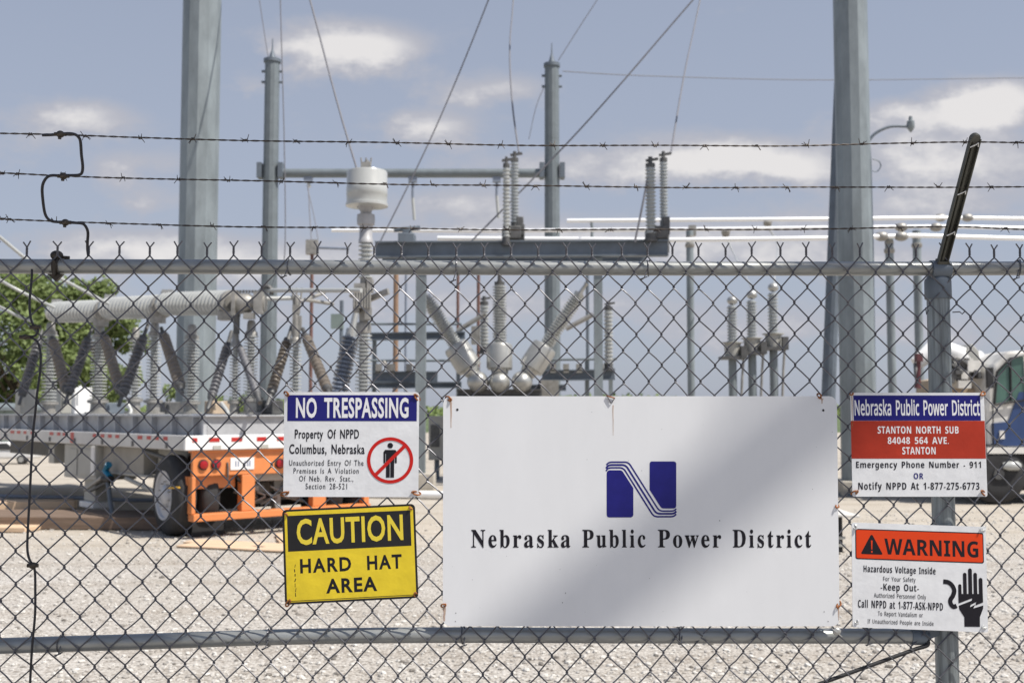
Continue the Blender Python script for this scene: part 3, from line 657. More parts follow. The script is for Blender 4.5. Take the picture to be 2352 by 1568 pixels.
def brace(t, x0, y0, x1, y1, b, w, mt, n=13):
    p0, p1 = bpt(x0, y0, b), bpt(x1, y1, b - .45); k = m(p0.y)
    MB().insul(p1, p0, w*.24*k, w*.5*k, n).build('brace_insulator', mt, t)
    d = (p1 - p0).normalized()
    MB().lathe(p1, d, [(-.05, w*.42*k), (.05, w*.42*k), (.07, .03), (.26, .03)], 10).build('brace_end', mechd, t); MB().lathe(p0, -d, [(-.03, w*.4*k), (.04, w*.4*k), (.06, .03), (.3, .03)], 10).build('brace_end', mechd, t)
def horiz(t, x0, y0, x1, y1, b, w, n):
    p0, p1 = bpt(x0, y0, b), bpt(x1, y1, b); k = m((p0.y + p1.y)/2); d = (p1 - p0).normalized(); r = w*k/2
    MB().insul(p0, p1, r*.80, r, n, 22).build('ribbed_chamber', porcw, t)
    MB().lathe(p0, -d, [(-.03, r*.95), (.03, r*.98), (.06, r*.9), (.1, r*.45), (.2, r*.4)], 16).build('end_cap', alucast, t)
    MB().lathe(p1, d, [(-.03, r*.95), (.05, r*.98), (.06, r*.7), (.09, r*.7)], 16).build('end_flange', mech, t)
    MB().box(p1 - d*.1 + V((0, -.05, -r*1.05)), (.2, .2, .12)).build('saddle', mech, t); c = MB(); c.box(p0 + d*.05 + V((0, 0, r*1.02)), (.16, .1, .07)); c.tube([p0 - d*.12 + V((0, 0, r*.2)), p0 - d*.15 + V((0, 0, r*1.0)), p0 + d*.1 + V((0, 0, r*1.1))], .03, 8)
    c.build('connector', alucast, t)
    return p0, p1
B0 = 1.3
t = thing('interrupter_set', 'farthest ribbed breaker set at the tree, lowest horizontal chamber', 'breaker', bpt(170, 960, B0), SG)
horiz(t, 128, 717, 240, 714, B0, 51, 15)
column(t, 112, 765, 923, B0, 34); brace(t, 88, 786, 52, 902, B0, 22, dgrey); brace(t, 122, 783, 152, 893, B0, 24, brown)
t = thing('interrupter_set', 'middle ribbed breaker set with its horizontal chamber against the tree edge', 'breaker', bpt(290, 960, B0), SG)
horiz(t, 250, 708, 371, 704, B0, 54, 15)
column(t, 225, 772, 918, B0, 38); column(t, 309, 778, 915, B0 + .5, 30, porcw, 17); brace(t, 201, 782, 159, 898, B0, 23, dgrey); brace(t, 241, 777, 275, 892, B0, 24, brown)
t = thing('interrupter_set', 'nearest ribbed breaker set, highest and longest horizontal chamber before the pole', 'breaker', bpt(420, 960, B0), SG)
p0, p1 = horiz(t, 382, 698, 530, 695, B0, 57, 18)
column(t, 352, 768, 918, B0, 34); column(t, 438, 776, 922, B0, 36); brace(t, 328, 778, 284, 900, B0, 25, dgrey); brace(t, 376, 770, 413, 884, B0, 25, brown)
t = thing('operating_head', 'dull metal breaker head on two ribbed columns right of the longest chamber', 'breaker', bpt(560, 960, B0 + .1), SG)
column(t, 539, 790, 920, B0, 26, porcw, 18); column(t, 575, 768, 914, B0 + .15, 34); brace(t, 522, 795, 487, 908, B0, 21, dgrey); brace(t, 552, 800, 590, 905, B0, 18, dgrey)
p = bpt(572, 697, B0 + .1); k = m(p.y)
c = MB().lathe(p - V((34*k, 0, 0)), (1, 0, 0), [(0, 20*k), (4*k, 24*k), (34*k, 24*k), (42*k, 18*k), (60*k, 15*k), (66*k, 20*k), (72*k, 20*k)], 16)
c.box(p + V((-30*k, 0, 0)), (8*k, 58*k, 58*k)); c.box(p + V((26*k, -.1, 0)), (20*k, 20*k, 50*k)); c.box(p + V((5*k, -.1, -30*k)), (24*k, 20*k, 14*k)); c.build('head_casting', mech, t)
c = MB()
for i in range(9): c.tube([p + V(((-25 + i*7)*k, -.05, 24*k)), p + V(((-25 + i*7)*k, -.05, 30*k))], .018, 6)
c.tube(arc([p + V((20*k, 0, 20*k)), p + V((36*k, 0, 40*k)), p + V((50*k, 0, 34*k)), p + V((52*k, 0, 20*k))], 5), .03, 8)
c.tube([p + V((-28*k, 0, -25*k)), p + V((-28*k, 0, -70*k))], .045, 8); c.build('head_fittings', mechd, t)
t = thing('terminal_insulator', 'ribbed column with two brown braces just above the no trespassing sign', 'insulator', bpt(678, 960, 2.0), SG)
a0, a1 = column(t, 678, 782, 925, 2.0, 29, porcw, 18); brace(t, 660, 784, 624, 898, 2.0, 24, brown); brace(t, 704, 776, 751, 892, 2.0, 24, brown)
k = m(a1.y); c = MB().tube([a1, a1 + V((0, 0, 105*k))], [10*k, 5*k], 10); c.box(a1 + V((2*k, 0, 40*k)), (20*k, 12*k, 34*k)); c.box(a1 + V((0, 0, 72*k)), (16*k, 14*k, 20*k))
for dx in (-6, 0, 8): c.tube([a1 + V((dx*k, 0, 80*k)), a1 + V((dx*1.6*k, 0, 122*k))], .014, 6)
c.build('terminal_head', mech, t)
for x0, y0, x1, y1, r in ((612, 667, 830, 667, 5), (606, 686, 690, 684, 5), (690, 692, 745, 672, 4), (700, 688, 765, 698, 4)):
    MB().tube([bpt(x0, y0, 1.6), bpt(x1, y1, 2.1)], r*m(15.5), 10).build('connecting_bar', porcw if r == 5 else mech, t)

# white drum line trap on its column
B1 = 2.75; pb = bpt(834, 920, B1); YT = pb.y; k = m(YT); X0 = pb.x
def z_(y): return P(834, y, YT).z
t = thing('line_trap', 'white drum on top of a tall ribbed column in the middle of the yard', 'line trap', (X0, YT, 1.24), None)
MB().insul((X0, YT, z_(920)), (X0, YT, z_(765)), 10*k, 19*k, 18).build('lower_column', porcw, t)
MB().lathe((X0, YT, 1.24), (0, 0, 1), [(0, .24), (.04, .24), (.06, .15), (z_(922) - 1.28, .13), (z_(921) - 1.25, .2), (z_(920) - 1.24, .2)], 14).build('pedestal', mech, t)
c = MB().lathe((X0, YT, z_(765)), (0, 0, 1), [(0, 17*k), (12*k, 18*k), (24*k, 16*k), (26*k, 11*k), (60*k, 12*k), (62*k, 17*k), (75*k, 17*k), (78*k, 10*k), (130*k, 9*k)], 14)
for dx, z0, sx, sz in ((-14, 60, 14, 26), (12, 44, 12, 30), (0, 84, 38, 6), (-6, 100, 26, 24), (16, 108, 12, 30), (-20, 84, 20, 5)): c.box((X0 + dx*k, YT - .08, z_(765) + z0*k), (sx*k, .22, sz*k))
for i in range(7): c.tube([(X0 + (-18 + i*6)*k, YT - .2, z_(765) + 55*k), (X0 + (-18 + i*6)*k, YT - .2, z_(765) + 100*k)], .016, 6)
c.bar((X0, YT, z_(692)), (X0 + 60*k, YT - .2, z_(672)), .05, .08); c.build('middle_mechanism', mech, t)
MB().insul((X0 + 3*k, YT, z_(640)), (X0 + 3*k, YT, z_(558)), 10*k, 17*k, 8).build('upper_column', porcw, t)
MB().lathe((X0 + 3*k, YT, z_(558)), (0, 0, 1), [(0, 17*k), (10*k, 16*k), (11*k, 15*k), (40*k, 15*k), (42*k, 20*k), (56*k, 21*k), (66*k, 20*k), (68*k, 13*k), (74*k, 13*k), (88*k, 26*k), (90*k, 26*k)], 18).build('neck', mat('trap_neck', (.36, .36, .37), .5, .1, .15, 6), t)
zd = z_(476)
MB().lathe((X0 + 5*k, YT, zd), (0, 0, 1), [(0, 30*k), (2*k, 49*k), (8*k, 49*k), (9*k, 47*k), (26*k, 47*k), (27*k, 47.6*k), (45*k, 47.6*k), (46*k, 47*k), (80*k, 47*k), (84*k, 45*k), (87*k, 20*k), (88*k, 4*k)], 32).build('drum', porcw, t)
c = MB().tube([(X0 + 4*k, YT, zd + 86*k), (X0 + 4*k, YT, zd + 110*k)], .03, 8); c.box((X0 + 2*k, YT, zd + 98*k), (22*k, .1, 14*k))
for dx in (-8, 2, 12): c.tube([(X0 + dx*k, YT, zd + 98*k), (X0 + dx*1.2*k, YT, zd + 116*k)], .012, 6)
c.build('top_terminal', mech, t)
q0, q1 = P(806, 772, YT + .3), P(778, 905, YT + .1)
t = thing('leaning_insulator', 'thick blue grey ribbed insulator leaning beside the white drum column', 'insulator', q1, SG)
MB().insul(q1, q0, 11*k, 21*k, 14).build('sheds', bluegrey, t)
dq = (q1 - q0).normalized(); MB().lathe(q0, -dq, [(-.03, 14*k), (.1, 14*k), (.12, 8*k), (.5, 6*k)], 12).build('end_fitting', alucast, t); MB().lathe(q1, dq, [(0, 15*k), (.1, 15*k), (.12, 9*k), ((q1.z - 1.3)/max(.2, -dq.z), 9*k)], 12).build('foot_fitting', mech, t)

# loose gear on the skid
R = random.Random(11)
for i, (x, y, w, h, mt, lb) in enumerate(((60, 925, 36, 62, greyp, 'grey sloping box on the far end of the skid'), (150, 925, 60, 56, greyp, 'wide grey cabinet between the far columns'), (188, 915, 16, 50, whitep, 'upright white panel beside the far columns'), (257, 945, 42, 26, galvd, 'small pale case on the skid under the middle chamber'), (395, 948, 30, 22, mechd, 'dark small box between the pole and the columns'), (615, 946, 46, 22, mechd, 'dark motor box beside the no trespassing sign'), (500, 950, 30, 18, tanm, 'tan bundle on the skid in front of the thick pole'))):
    p = bpt(x, y, 1.9); k = m(p.y); hz = max(.2, p.z + h*k/2 - 1.512)
    q_ = MB().box((p.x, p.y, 1.512 + hz/2), (w*k, .35, hz), (TS, TR, UP)); q_.box((p.x, p.y - .2, 1.512 + hz*.55), (w*k*.6, .03, hz*.5), (TS, TR, UP)); q_.tube([(p.x - w*k*.3, p.y, 1.512 + hz), (p.x - w*k*.3, p.y, 1.55 + hz)], .03, 8)
    tag(q_.build('equipment_box', mt, bevel=.015), lb, 'box', 'boxes standing on the trailer skid')
q_ = MB(); p0, p1 = bpt(440, 956, .9), bpt(650, 957, 2.1); q_.tube([p0, p1], .035, 8)
tag(q_.build('white_pipe', alu), 'thin white pipe lying across the skid by the thick pole', 'pipe')
for x0, y0, x1, y1 in ((292, 925, 298, 960), (508, 925, 522, 965), (752, 945, 760, 990)):
    p = bpt(x0, y0, .6); q_ = bpt(x1, y1, .6)
    lb = {292: 'pale hose drooping onto the skid under the longest chamber', 508: 'pale hose drooping beside the operating head columns', 752: 'pale hose drooping behind the no trespassing sign'}[x0]
    tag(MB().tube(arc([p, p*.5 + q_*.5 + V((.04, 0, 0)), V((q_.x, q_.y, 1.51))], 4), .028, 8).build('hose', porcw), lb, 'hose', 'pale hoses on the skid')

# timber mats and boards on the ground
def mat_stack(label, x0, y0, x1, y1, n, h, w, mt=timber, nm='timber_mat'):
    a, b = G(x0, y0), G(x1, y1); d = (b - a).normalized(); nrm = V((-d.y, d.x, 0)); t = thing(nm, label, 'timber', a, 'timbers laid under the trailer')
    R = random.Random(int(x0 + 9000))
    for i in range(n):
        o = nrm*(i*(w + .012)); e0, e1 = R.uniform(-.1, .1), R.uniform(-.1, .1)
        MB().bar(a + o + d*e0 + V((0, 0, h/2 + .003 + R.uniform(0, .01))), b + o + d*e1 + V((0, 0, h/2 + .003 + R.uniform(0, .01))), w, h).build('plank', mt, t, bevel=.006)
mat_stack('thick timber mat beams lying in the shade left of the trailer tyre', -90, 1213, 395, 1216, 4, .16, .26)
mat_stack('long pale timber lying across the yard behind the support foot', -120, 1172, 160, 1168, 2, .12, .25, ply)
mat_stack('thin plywood sheets lying in front of the trailer tyre', 415, 1254, 700, 1268, 2, .02, .3, ply)
mat_stack('pale boards lying below the orange bumper beyond the caution sign', 640, 1245, 900, 1236, 2, .03, .4, ply)
mat_stack('short pale board lying on the gravel at the frame edge', -100, 1217, 70, 1219, 1, .06, .5, ply)
tag(MB().tube(arc([G(x, y) + V((0, 0, .03)) for x, y in ((-60, 1140), (60, 1144), (180, 1146), (300, 1152), (420, 1150))], 6), .035, 8).build('ground_hose', bluegrey), 'dark grey hose lying along the gravel behind the trailer legs', 'hose')
q_ = MB().tube(arc([G(x, y) + V((0, 0, .04)) for x, y in ((655, 1215), (720, 1222), (800, 1216), (880, 1222))], 6), .03, 8)
tag(q_.build('ground_hose', blackm), 'black hose lying on the gravel under the orange bumper', 'hose')

# low white utility cart half hidden by the big sign
p = G(1900, 1275); t = thing('utility_cart', 'low cart with pale top and black sides half hidden behind the big white sign', 'cart', p)
MB().prism([p + V((-.9, 0, .46)), p + V((.36, 0, .40)), p + V((.36, 1.5, .40)), p + V((-.9, 1.5, .46))], (0, 0, .035)).build('top', dirtyw, t, bevel=.01)
MB().box(p + V((-.35, .75, .21)), (1.1, 1.3, .38)).build('body', blackm, t)
c = MB()
for dz in (.1, .18): c.box(p + V((-.35, .08, dz)), (1.14, .03, .03))
c.box(p + V((.1, .08, .2)), (.03, .03, .38)); c.build('rail', greyp, t)

# ------------------------------------------------------------------ truck on the right
YU = 18.6; k = m(YU)
t = thing('boom_truck', 'blue and white boom truck with green tinted cab window parked beyond the fence post', 'truck', (P(2330, 900, YU).x, YU, 0))
def U(x, y, dy=0.0): q_ = P(x, y, YU); return q_ + V((0, dy, 0))
def panel(name, pts, th, mt, dy=0.0, bev=.02): return MB().prism([U(x, y, dy) for x, y in pts], (0, th, 0)).build(name, mt, t, bevel=bev)
cab = panel('cab', [(2272, 1030), (2268, 930), (2285, 840), (2318, 806), (2420, 800), (2470, 830), (2490, 930), (2560, 945), (2566, 1030)], 2.2, dirtyw, .05, .05)
MB().prism([U(x, y, .02) for x, y in ((2280, 972), (2318, 968), (2342, 900), (2400, 900), (2480, 960), (2562, 965), (2562, 1022), (2282, 1024))], (0, .03, 0)).build('blue_livery', bluet, cab)
MB().prism([U(x, y, .025) for x, y in ((2286, 926), (2292, 856), (2320, 826), (2352, 818), (2358, 915))], (0, .03, 0)).build('window', glassg, cab)
MB().prism([U(x, y, .025) for x, y in ((2366, 914), (2362, 818), (2415, 816), (2455, 900))], (0, .03, 0)).build('window', glassg, cab)
c = MB(); c.tube([U(2284, 928), U(2290, 854), U(2320, 823), U(2360, 815), U(2363, 917), U(2284, 929)], .02, 6); c.build('window_frame', blackm, cab)
c = MB().tube([U(2321, 828, .01), U(2323, 920, .01)], .018, 6); c.build('window_divider', blackm, cab)
c = MB(); c.box(U(2266, 868, -.12), (.10, .08, .34)); c.build('mirror', blackm, t); MB().tube([U(2276, 850, .05), U(2267, 852, -.1)], .016, 6).build('mirror_arm', blackm, t)
MB().tube([U(2281, 930, .015), U(2283, 1024, .015)], .010, 6).build('door_gap', blackm, cab); MB().tube([U(2360, 918, .015), U(2362, 1024, .015)], .010, 6).build('door_gap', blackm, cab)
MB().box(U(2336, 876, .9), (.42, .4, .7)).build('seat', blackm, cab)
MB().box(U(2302, 998, .03), (.08, .06, .14)).build('door_handle', dirtyw, cab)
MB().box(U(2430, 1034, 1.1), (330*k, 2.3, 14*k)).build('sill', dirtyw, t); MB().box(U(2395, 1058, 1.2), (400*k, 2.1, 40*k)).build('chassis', blackm, t)
MB().box(U(2330, 1100, 1.1), (150*k, 1.9, 55*k)).build('fuel_tank', blackm, t, bevel=.06)
c = MB().lathe(U(2300, 1069, -.05), (1, 0, 0), [(0, .05), (.1, .08), (.25, .08), (.3, .04)], 12); c.build('side_lamp', porcw, t)
for x in (2285, 2480):
    for dy, s in ((.1, -1), (2.0, 1)):
        c0 = P(x, 1090, YU + dy); c0.z = .51
        w = MB().lathe(c0 - V((0, .14, 0)), (0, 1, 0), [(0, .3), (.01, .42), (.05, .49), (.14, .51), (.23, .49), (.27, .42), (.28, .3)], 32).build('tyre', rubber, t)
        MB().lathe(c0 - V((0, .12 if s < 0 else -.12, 0)), (0, s, 0), [(-.05, .29), (.02, .28), (-.05, .2), (-.04, .1), (.05, .09)], 20).build('rim', mechd, w)
# folded boom with machinery behind the cab
pts = [(2148, 830), (2190, 796), (2225, 800), (2262, 812), (2286, 826), (2310, 812)]
MB().tube([U(*q_, .9) for q_ in pts], [.12, .17, .17, .16, .14, .12], 12).build('boom', mat('clean_white_paint', (.78, .78, .77), .4), t)
MB().prism([U(x, y, .75) for x, y in ((2250, 850), (2260, 800), (2275, 782), (2292, 800), (2300, 850))], (0, .5, 0)).build('boom_bracket', greyp, t, bevel=.02)
MB().prism([U(x, y, .6) for x, y in ((2190, 905), (2196, 868), (2230, 862), (2288, 900), (2270, 1010), (2200, 1010))], (0, 1.2, 0)).build('tarp', tanm, t, bevel=.04)
R = random.Random(9); c = MB(); c2 = MB()
for i in range(34):
    x, y = R.uniform(2186, 2272), R.uniform(822, 885)
    if y < 808 + (x - 2186)*.25: continue
    o = U(x, y, R.uniform(.4, 1.1)); (c if i % 2 else c2).box(o, (R.uniform(.05, .22), R.uniform(.1, .3), R.uniform(.05, .2)))
for i in range(10):
    a = U(R.uniform(2186, 2200), R.uniform(815, 880), .4); b = U(R.uniform(2240, 2275), R.uniform(840, 890), .5); c.tube(arc([a, (a + b)/2 + V((0, -.1, R.uniform(-.15, .15))), b], 5), .025, 6)
c.build('machinery', mechd, t); c2.build('machinery', dirtyw, t)
c = MB().tube([U(2134, 812, .5), U(2136, 845, .5), U(2132, 890, .5)], [.05, .03, .06], 8); c.box(U(2135, 818, .5), (.1, .15, .14)); c.build('boom_tip', mat('dull_maroon', (.10, .03, .035), .5, 0, .3, 8), t)
MB().tube([U(2148, 830, .9), U(2140, 860, .7), U(2135, 880, .5)], .04, 8).build('boom_cable', mechd, t)
MB().box(U(2230, 1030, 1.1), (110*k, 2.0, 22*k)).build('turret_base', mechd, t)

# ------------------------------------------------------------------ far left vehicles, shed
def pickup(label, x0, x1, yb, col, cabside=1):
    g = G((x0 + x1)/2, yb); Y = g.y; k = m(Y); w = (x1 - x0)*k; t = thing('parked_pickup', label, 'pickup truck', g, 'vehicles parked at the far side')
    sc = w/5.2; s = cabside
    def q_(x, z): return g + V((x*sc*s, 0, z*sc))
    MB().prism([q_(x, z) for x, z in ((-2.6, .45), (2.5, .45), (2.6, .75), (2.45, 1.02), (1.2, 1.12), (-2.55, 1.12))], (0, 1.8*sc, 0)).build('body', col, t, bevel=.05)
    cb = MB().prism([q_(x, z) for x, z in ((-.75, 1.12), (-.6, 1.72), (.6, 1.75), (1.3, 1.12))], (0, 1.7*sc, 0)).build('cab', col, t, bevel=.05)
    MB().prism([q_(x, z) + V((0, -.02, 0)) for x, z in ((-.6, 1.16), (-.48, 1.64), (.5, 1.66), (1.05, 1.16))], (0, .03, 0)).build('window', glassd, cb)
    for x in (-1.6, 1.65):
        w_ = MB().lathe(q_(x, .38) + V((0, -.03, 0)), (0, 1, 0), [(0, .24*sc), (.02, .36*sc), (.1, .38*sc), (.22, .36*sc), (.24, .24*sc)], 20).build('tyre', rubber, t); MB().lathe(q_(x, .38) + V((0, -.04, 0)), (0, 1, 0), [(0, .05), (.0, .22*sc), (.05, .2*sc)], 14).build('rim', alucast, w_)
pickup('white pickup parked far off at the frame edge behind the trailer rail', -75, 76, 1066, whitep, 1)
pickup('small white pickup far off between the trailer legs', 176, 262, 1052, whitep, -1)
p = G(20, 1040); t = thing('metal_shed', 'low grey green metal shed far behind the trailer rail', 'shed', p); 
MB().box(p + V((-1.5, 3, .8)), (8.6, 5, 1.6)).build('wall', shedm, t); MB().prism([p + V((-6, .3, 1.6)), p + V((3, .3, 1.6)), p + V((3, 5.7, 1.8)), p + V((-6, 5.7, 1.8))], (0, 0, .12)).build('roof', galv, t)
for i in range(12): MB().box(p + V((-5.5 + i*.72, .48, .8)), (.05, .04, 1.6)).build('panel_seam', shedm, t)
MB().box(p + V((1.2, .47, .75)), (1.4, .06, 1.4)).build('door', greyp, t)

# ------------------------------------------------------------------ trees
def leaf_mat(name, c0, c1):
    mt = bpy.data.materials.new(name); mt.use_nodes = True; nt = mt.node_tree; b = nt.nodes['Principled BSDF']
    g = nt.nodes.new('ShaderNodeNewGeometry'); r = nt.nodes.new('ShaderNodeValToRGB'); nt.links.new(g.outputs['Random Per Island'], r.inputs[0])
    r.color_ramp.elements[0].color = (*c0, 1); r.color_ramp.elements[1].color = (*c1, 1); nt.links.new(r.outputs[0], b.inputs['Base Color'])
    b.inputs['Roughness'].default_value = .6; b.inputs['Specular IOR Level'].default_value = .3
    tr_ = nt.nodes.new('ShaderNodeBsdfTranslucent'); nt.links.new(r.outputs[0], tr_.inputs[0]); mx = nt.nodes.new('ShaderNodeMixShader'); mx.inputs[0].default_value = .3
    nt.links.new(b.outputs[0], mx.inputs[1]); nt.links.new(tr_.outputs[0], mx.inputs[2]); nt.links.new(mx.outputs[0], nt.nodes['Material Output'].inputs[0]); return mt
leafm = leaf_mat('leaf_green', (.09, .125, .036), (.23, .295, .105))
def tree(label, base, H, crown_r, nleaf, seed, nclump=60, lsz=.16, z0=.18):
    R = random.Random(seed); t = thing('leafy_tree', label, 'tree', base, 'trees beyond the yard')
    q_ = MB(); tops = []
    q_.tube([base, base + V((.1, 0, H*.3)), base + V((.05, .1, H*.62))], [H*.035, H*.026, H*.01], 10)
    for i in range(9):
        a = R.uniform(0, 6.28); z = H*R.uniform(.2, .5); e = base + V((cos(a)*crown_r*.7, sin(a)*crown_r*.7, z + H*.22)); q_.tube([base + V((.08, 0, z)), (base + e)/2 + V((0, 0, z*.55)), e], [H*.014, H*.009, H*.003], 6); tops.append(e)
    q_.build('trunk', bark, t)
    cl = []
    for i in range(nclump):
        a = R.uniform(0, 6.28); u = R.uniform(-1, 1); rr = crown_r*R.uniform(.55, 1.0)
        cl.append((base + V((cos(a)*rr*sqrt(1 - u*u), sin(a)*rr*sqrt(1 - u*u), H*(z0 + (1 - z0)/2) + u*H*(1 - z0)/2*R.uniform(.75, 1.0))), crown_r*R.uniform(.16, .34)))
    vs, fs = [], []
    for i in range(nleaf):
        c, r = cl[R.randrange(len(cl))]
        d = V((R.gauss(0, 1), R.gauss(0, 1), R.gauss(0, .8))); d = d.normalized()*r*R.random()**.4; p = c + d
        a = V((R.gauss(0, 1), R.gauss(0, 1), R.gauss(0, 1))).normalized(); b = a.orthogonal().normalized(); s = lsz*R.uniform(.6, 1.3); o = len(vs)
        vs += [p - a*s, p + b*s*.55, p + a*s, p - b*s*.55]; fs.append((o, o + 1, o + 2, o + 3))
    q_ = MB(); q_.v = [V(v) for v in vs]; q_.f = fs; q_.sm = [False]*len(fs); q_.build('crown', leafm, t, fix=False)
def ground_at(x, Y): return V((P(x, 900, Y).x, Y, 0))
tree('big leafy tree filling the frame edge behind the far insulators', ground_at(30, 58), 8.9, 4.3, 14000, 1, 90, .17, .10)
tree('leafy tree with ragged edge behind the middle horizontal chamber', ground_at(205, 60), 8.7, 2.8, 11000, 2, 70, .16, .10)
tree('leafy tree just outside the picture edge beside the big one', ground_at(-190, 62), 9.5, 4.4, 7000, 3, 60, .2)
tree('small bushy tree low behind the columns before the thick pole', ground_at(440, 75), 3.6, 2.4, 4000, 4, 30, .15, .05)
tree('small bushy tree low between the thick pole and the slim gantry pole', ground_at(585, 80), 2.6, 2.6, 3000, 5, 30, .15, .05)
q_ = MB(); R = random.Random(21)
for i in range(9000):
    x = R.uniform(-300, 300); y = 300 + R.uniform(0, 40); h = 3.6 + 1.6*sin(x*.06) + 1.2*sin(x*.017 + 1) + R.uniform(-.6, .6)
    p = V((x, y, R.random()**.7*max(1.2, h))); a = V((R.gauss(0, 1), R.gauss(0, 1), R.gauss(0, 1))).normalized(); b = a.orthogonal().normalized(); s = R.uniform(.5, 1.1)
    q_.add([p - a*s, p + b*s*.7, p + a*s, p - b*s*.7], [(0, 1, 2, 3)], False)
tag(q_.build('treeline', leafm, fix=False), 'low distant treeline along the horizon', 'treeline', kind='stuff')
# ------------------------------------------------------------------ chain link fence
def S_(x, y=600): return F(x, y).dot(FX)
def FP_(s, z, off=0.0):
    o = V((0, FY0, 0)); s0 = o.dot(FX); p = o + FX*(s - s0) + FN*off; return V((p.x, p.y, z))
fz = F(2170, 650); fence = thing('chain_link_fence', 'galvanised chain link fence with three barbed wire strands carrying the warning signs', 'fence', FP_(S_(1176), 0))
tw = [59.6, 130, 202, 272, 341, 407, 472.6, 536.6, 602, 666, 730, 797, 860, 922.5, 985.4, 1049.8, 1113, 1176.5, 1238.5, 1302.5, 1363.7, 1428.7, 1487.8, 1546, 1604.7, 1666, 1728.4, 1791, 1850.8, 1911, 1974.7, 2039.5, 2101.5, 2164, 2225, 2281.5, 2341]
tw = [tw[0] - 70*i for i in range(4, 0, -1)] + tw + [2341 + 61*i for i in range(1, 5)]
R = random.Random(4)
ss = [S_(x, 590) for x in tw]; cols = []
for a, b in zip(ss, ss[1:]): cols += [a, (a + b)/2]
cols.append(ss[-1])
NR, HP = 46, .0416
ztl, ztr = F(0, 587).z, F(2352, 591).z; s_l, s_r = S_(0), S_(2352)
node = {}
for i in range(len(cols)):
    wob = R.gauss(0, .0012)
    for j in range(NR + 1):
        if (i + j) % 2: continue
        zt = ztl + (ztr - ztl)*(cols[i] - s_l)/(s_r - s_l)
        node[i, j] = (cols[i] + R.gauss(0, .0009) + wob*min(1, j/6) + .0025*sin(j*.23 + i*.11), zt - j*HP + R.gauss(0, .0011), R.gauss(0, .0016) + .003*sin(i*.4 + j*.3))
WR = .0020
def wirepath(i):
    pts = []; s0, z0, d0 = None, None, None
    for j in range(NR + 1):
        left = (i + j) % 2 == 0; c = i if left else i + 1
        s, z, d = node[c, j]; o = -.0013 if left else .0013; dn = 1 if left else -1    # runs to the right going down: in front
        if j == 0:
            sg = 1 if left else -1; ph = 0 if left else pi; tz = .0225
            jt = R.uniform(.8, 1.25)
            pts.append((s - sg*.0095*jt, z + .038*R.uniform(.93, 1.05), .002*sg)); pts.append((s - sg*.0015, z + .0245, 0))
            for q_ in range(13):
                t = q_/12; a = ph + t*2*pi*2.5; pts.append((s + .0017*cos(a), z + tz - t*(tz - .001), .0017*sin(a)))
            ns, nz, nd = node[(i + 1) if left else i, 1]; pts.append((s + (ns - s)*.06, z - .001, .0015*dn))
        else:
            pts.append((s - (s - s0)*.10 + o*.4, z + (z0 - z)*.14, d + .0021*-dn)); pts.append((s + o, z + .0034, d - .0012*dn)); pts.append((s + o*1.25, z, d)); pts.append((s + o, z - .0034, d + .0012*dn))
            if j < NR:
                ns, nz, nd = node[(i + 1) if left else i, j + 1]; pts.append((s + (ns - s)*.10 + o*.4, z + (nz - z)*.14, d + .0021*dn))
                pts.append(((s + ns)/2 + R.gauss(0, .0004), (z + nz)/2 + R.gauss(0, .0006), (d + nd)/2 + .0018*dn))
        s0, z0, d0 = s, z, d
    return pts
for i in range(len(cols) - 1):
    MB().tube([FP_(s, z, d) for s, z, d in wirepath(i)], WR, 5, cap=False).build('wire_strand', wirem, fence, fix=False)
def railpath(pts, off): return [F(x, y, off) for x, y in pts]
RT, RB = .0192, .0200
OT = -(RT + .0045)
MB().tube(arc(railpath([(-330, 609), (0, 611.5), (600, 613), (1300, 616), (2000, 617), (2700, 615)], OT), 8), RT, 20).build('top_rail', pipe, fence, fix=False)
brl = MB().tube(arc(railpath([(-330, 1493), (0, 1482.5), (330, 1472.5), (650, 1462), (985, 1457.5), (1500, 1459), (2095, 1460)], -(RB + .0045)), 8), RB, 20).build('bottom_rail', pipe, fence, fix=False)
a, b = F(2090, 1460, -.0245), F(2124, 1461, -.0245)
c = MB().tube([a, b], .0225, 18); c.tube([b, b + FX*.012], .012, 10); c.bar(b, b + FX*.05 + V((0, 0, .02)), .006, .022); c.build('rail_end_cup', galvd, brl)
sp = S_(2169.5, 720); ps = FP_(sp, 0, -.036); zt = F(2169, 640).z
post = MB().tube([ps, ps + UP*zt], .0302, 24).build('post', postm, fence)
ZR = F(2165, 617).z
c = MB().lathe(ps + UP*(zt - .052), UP, [(0, .0345), (.003, .0355), (.05, .035), (.056, .033)], 22)
c.tube([ps + UP*(zt - .002), ps + UP*(zt + .022), ps + UP*(zt + .04)], [.033, .024, .019], 14)
c.tube([V((ps.x, ps.y, ZR)) - FX*.026 + FN*.012, V((ps.x, ps.y, ZR)) + FX*.026 + FN*.012], .0255, 18)
c.build('post_cap', galvd, fence)
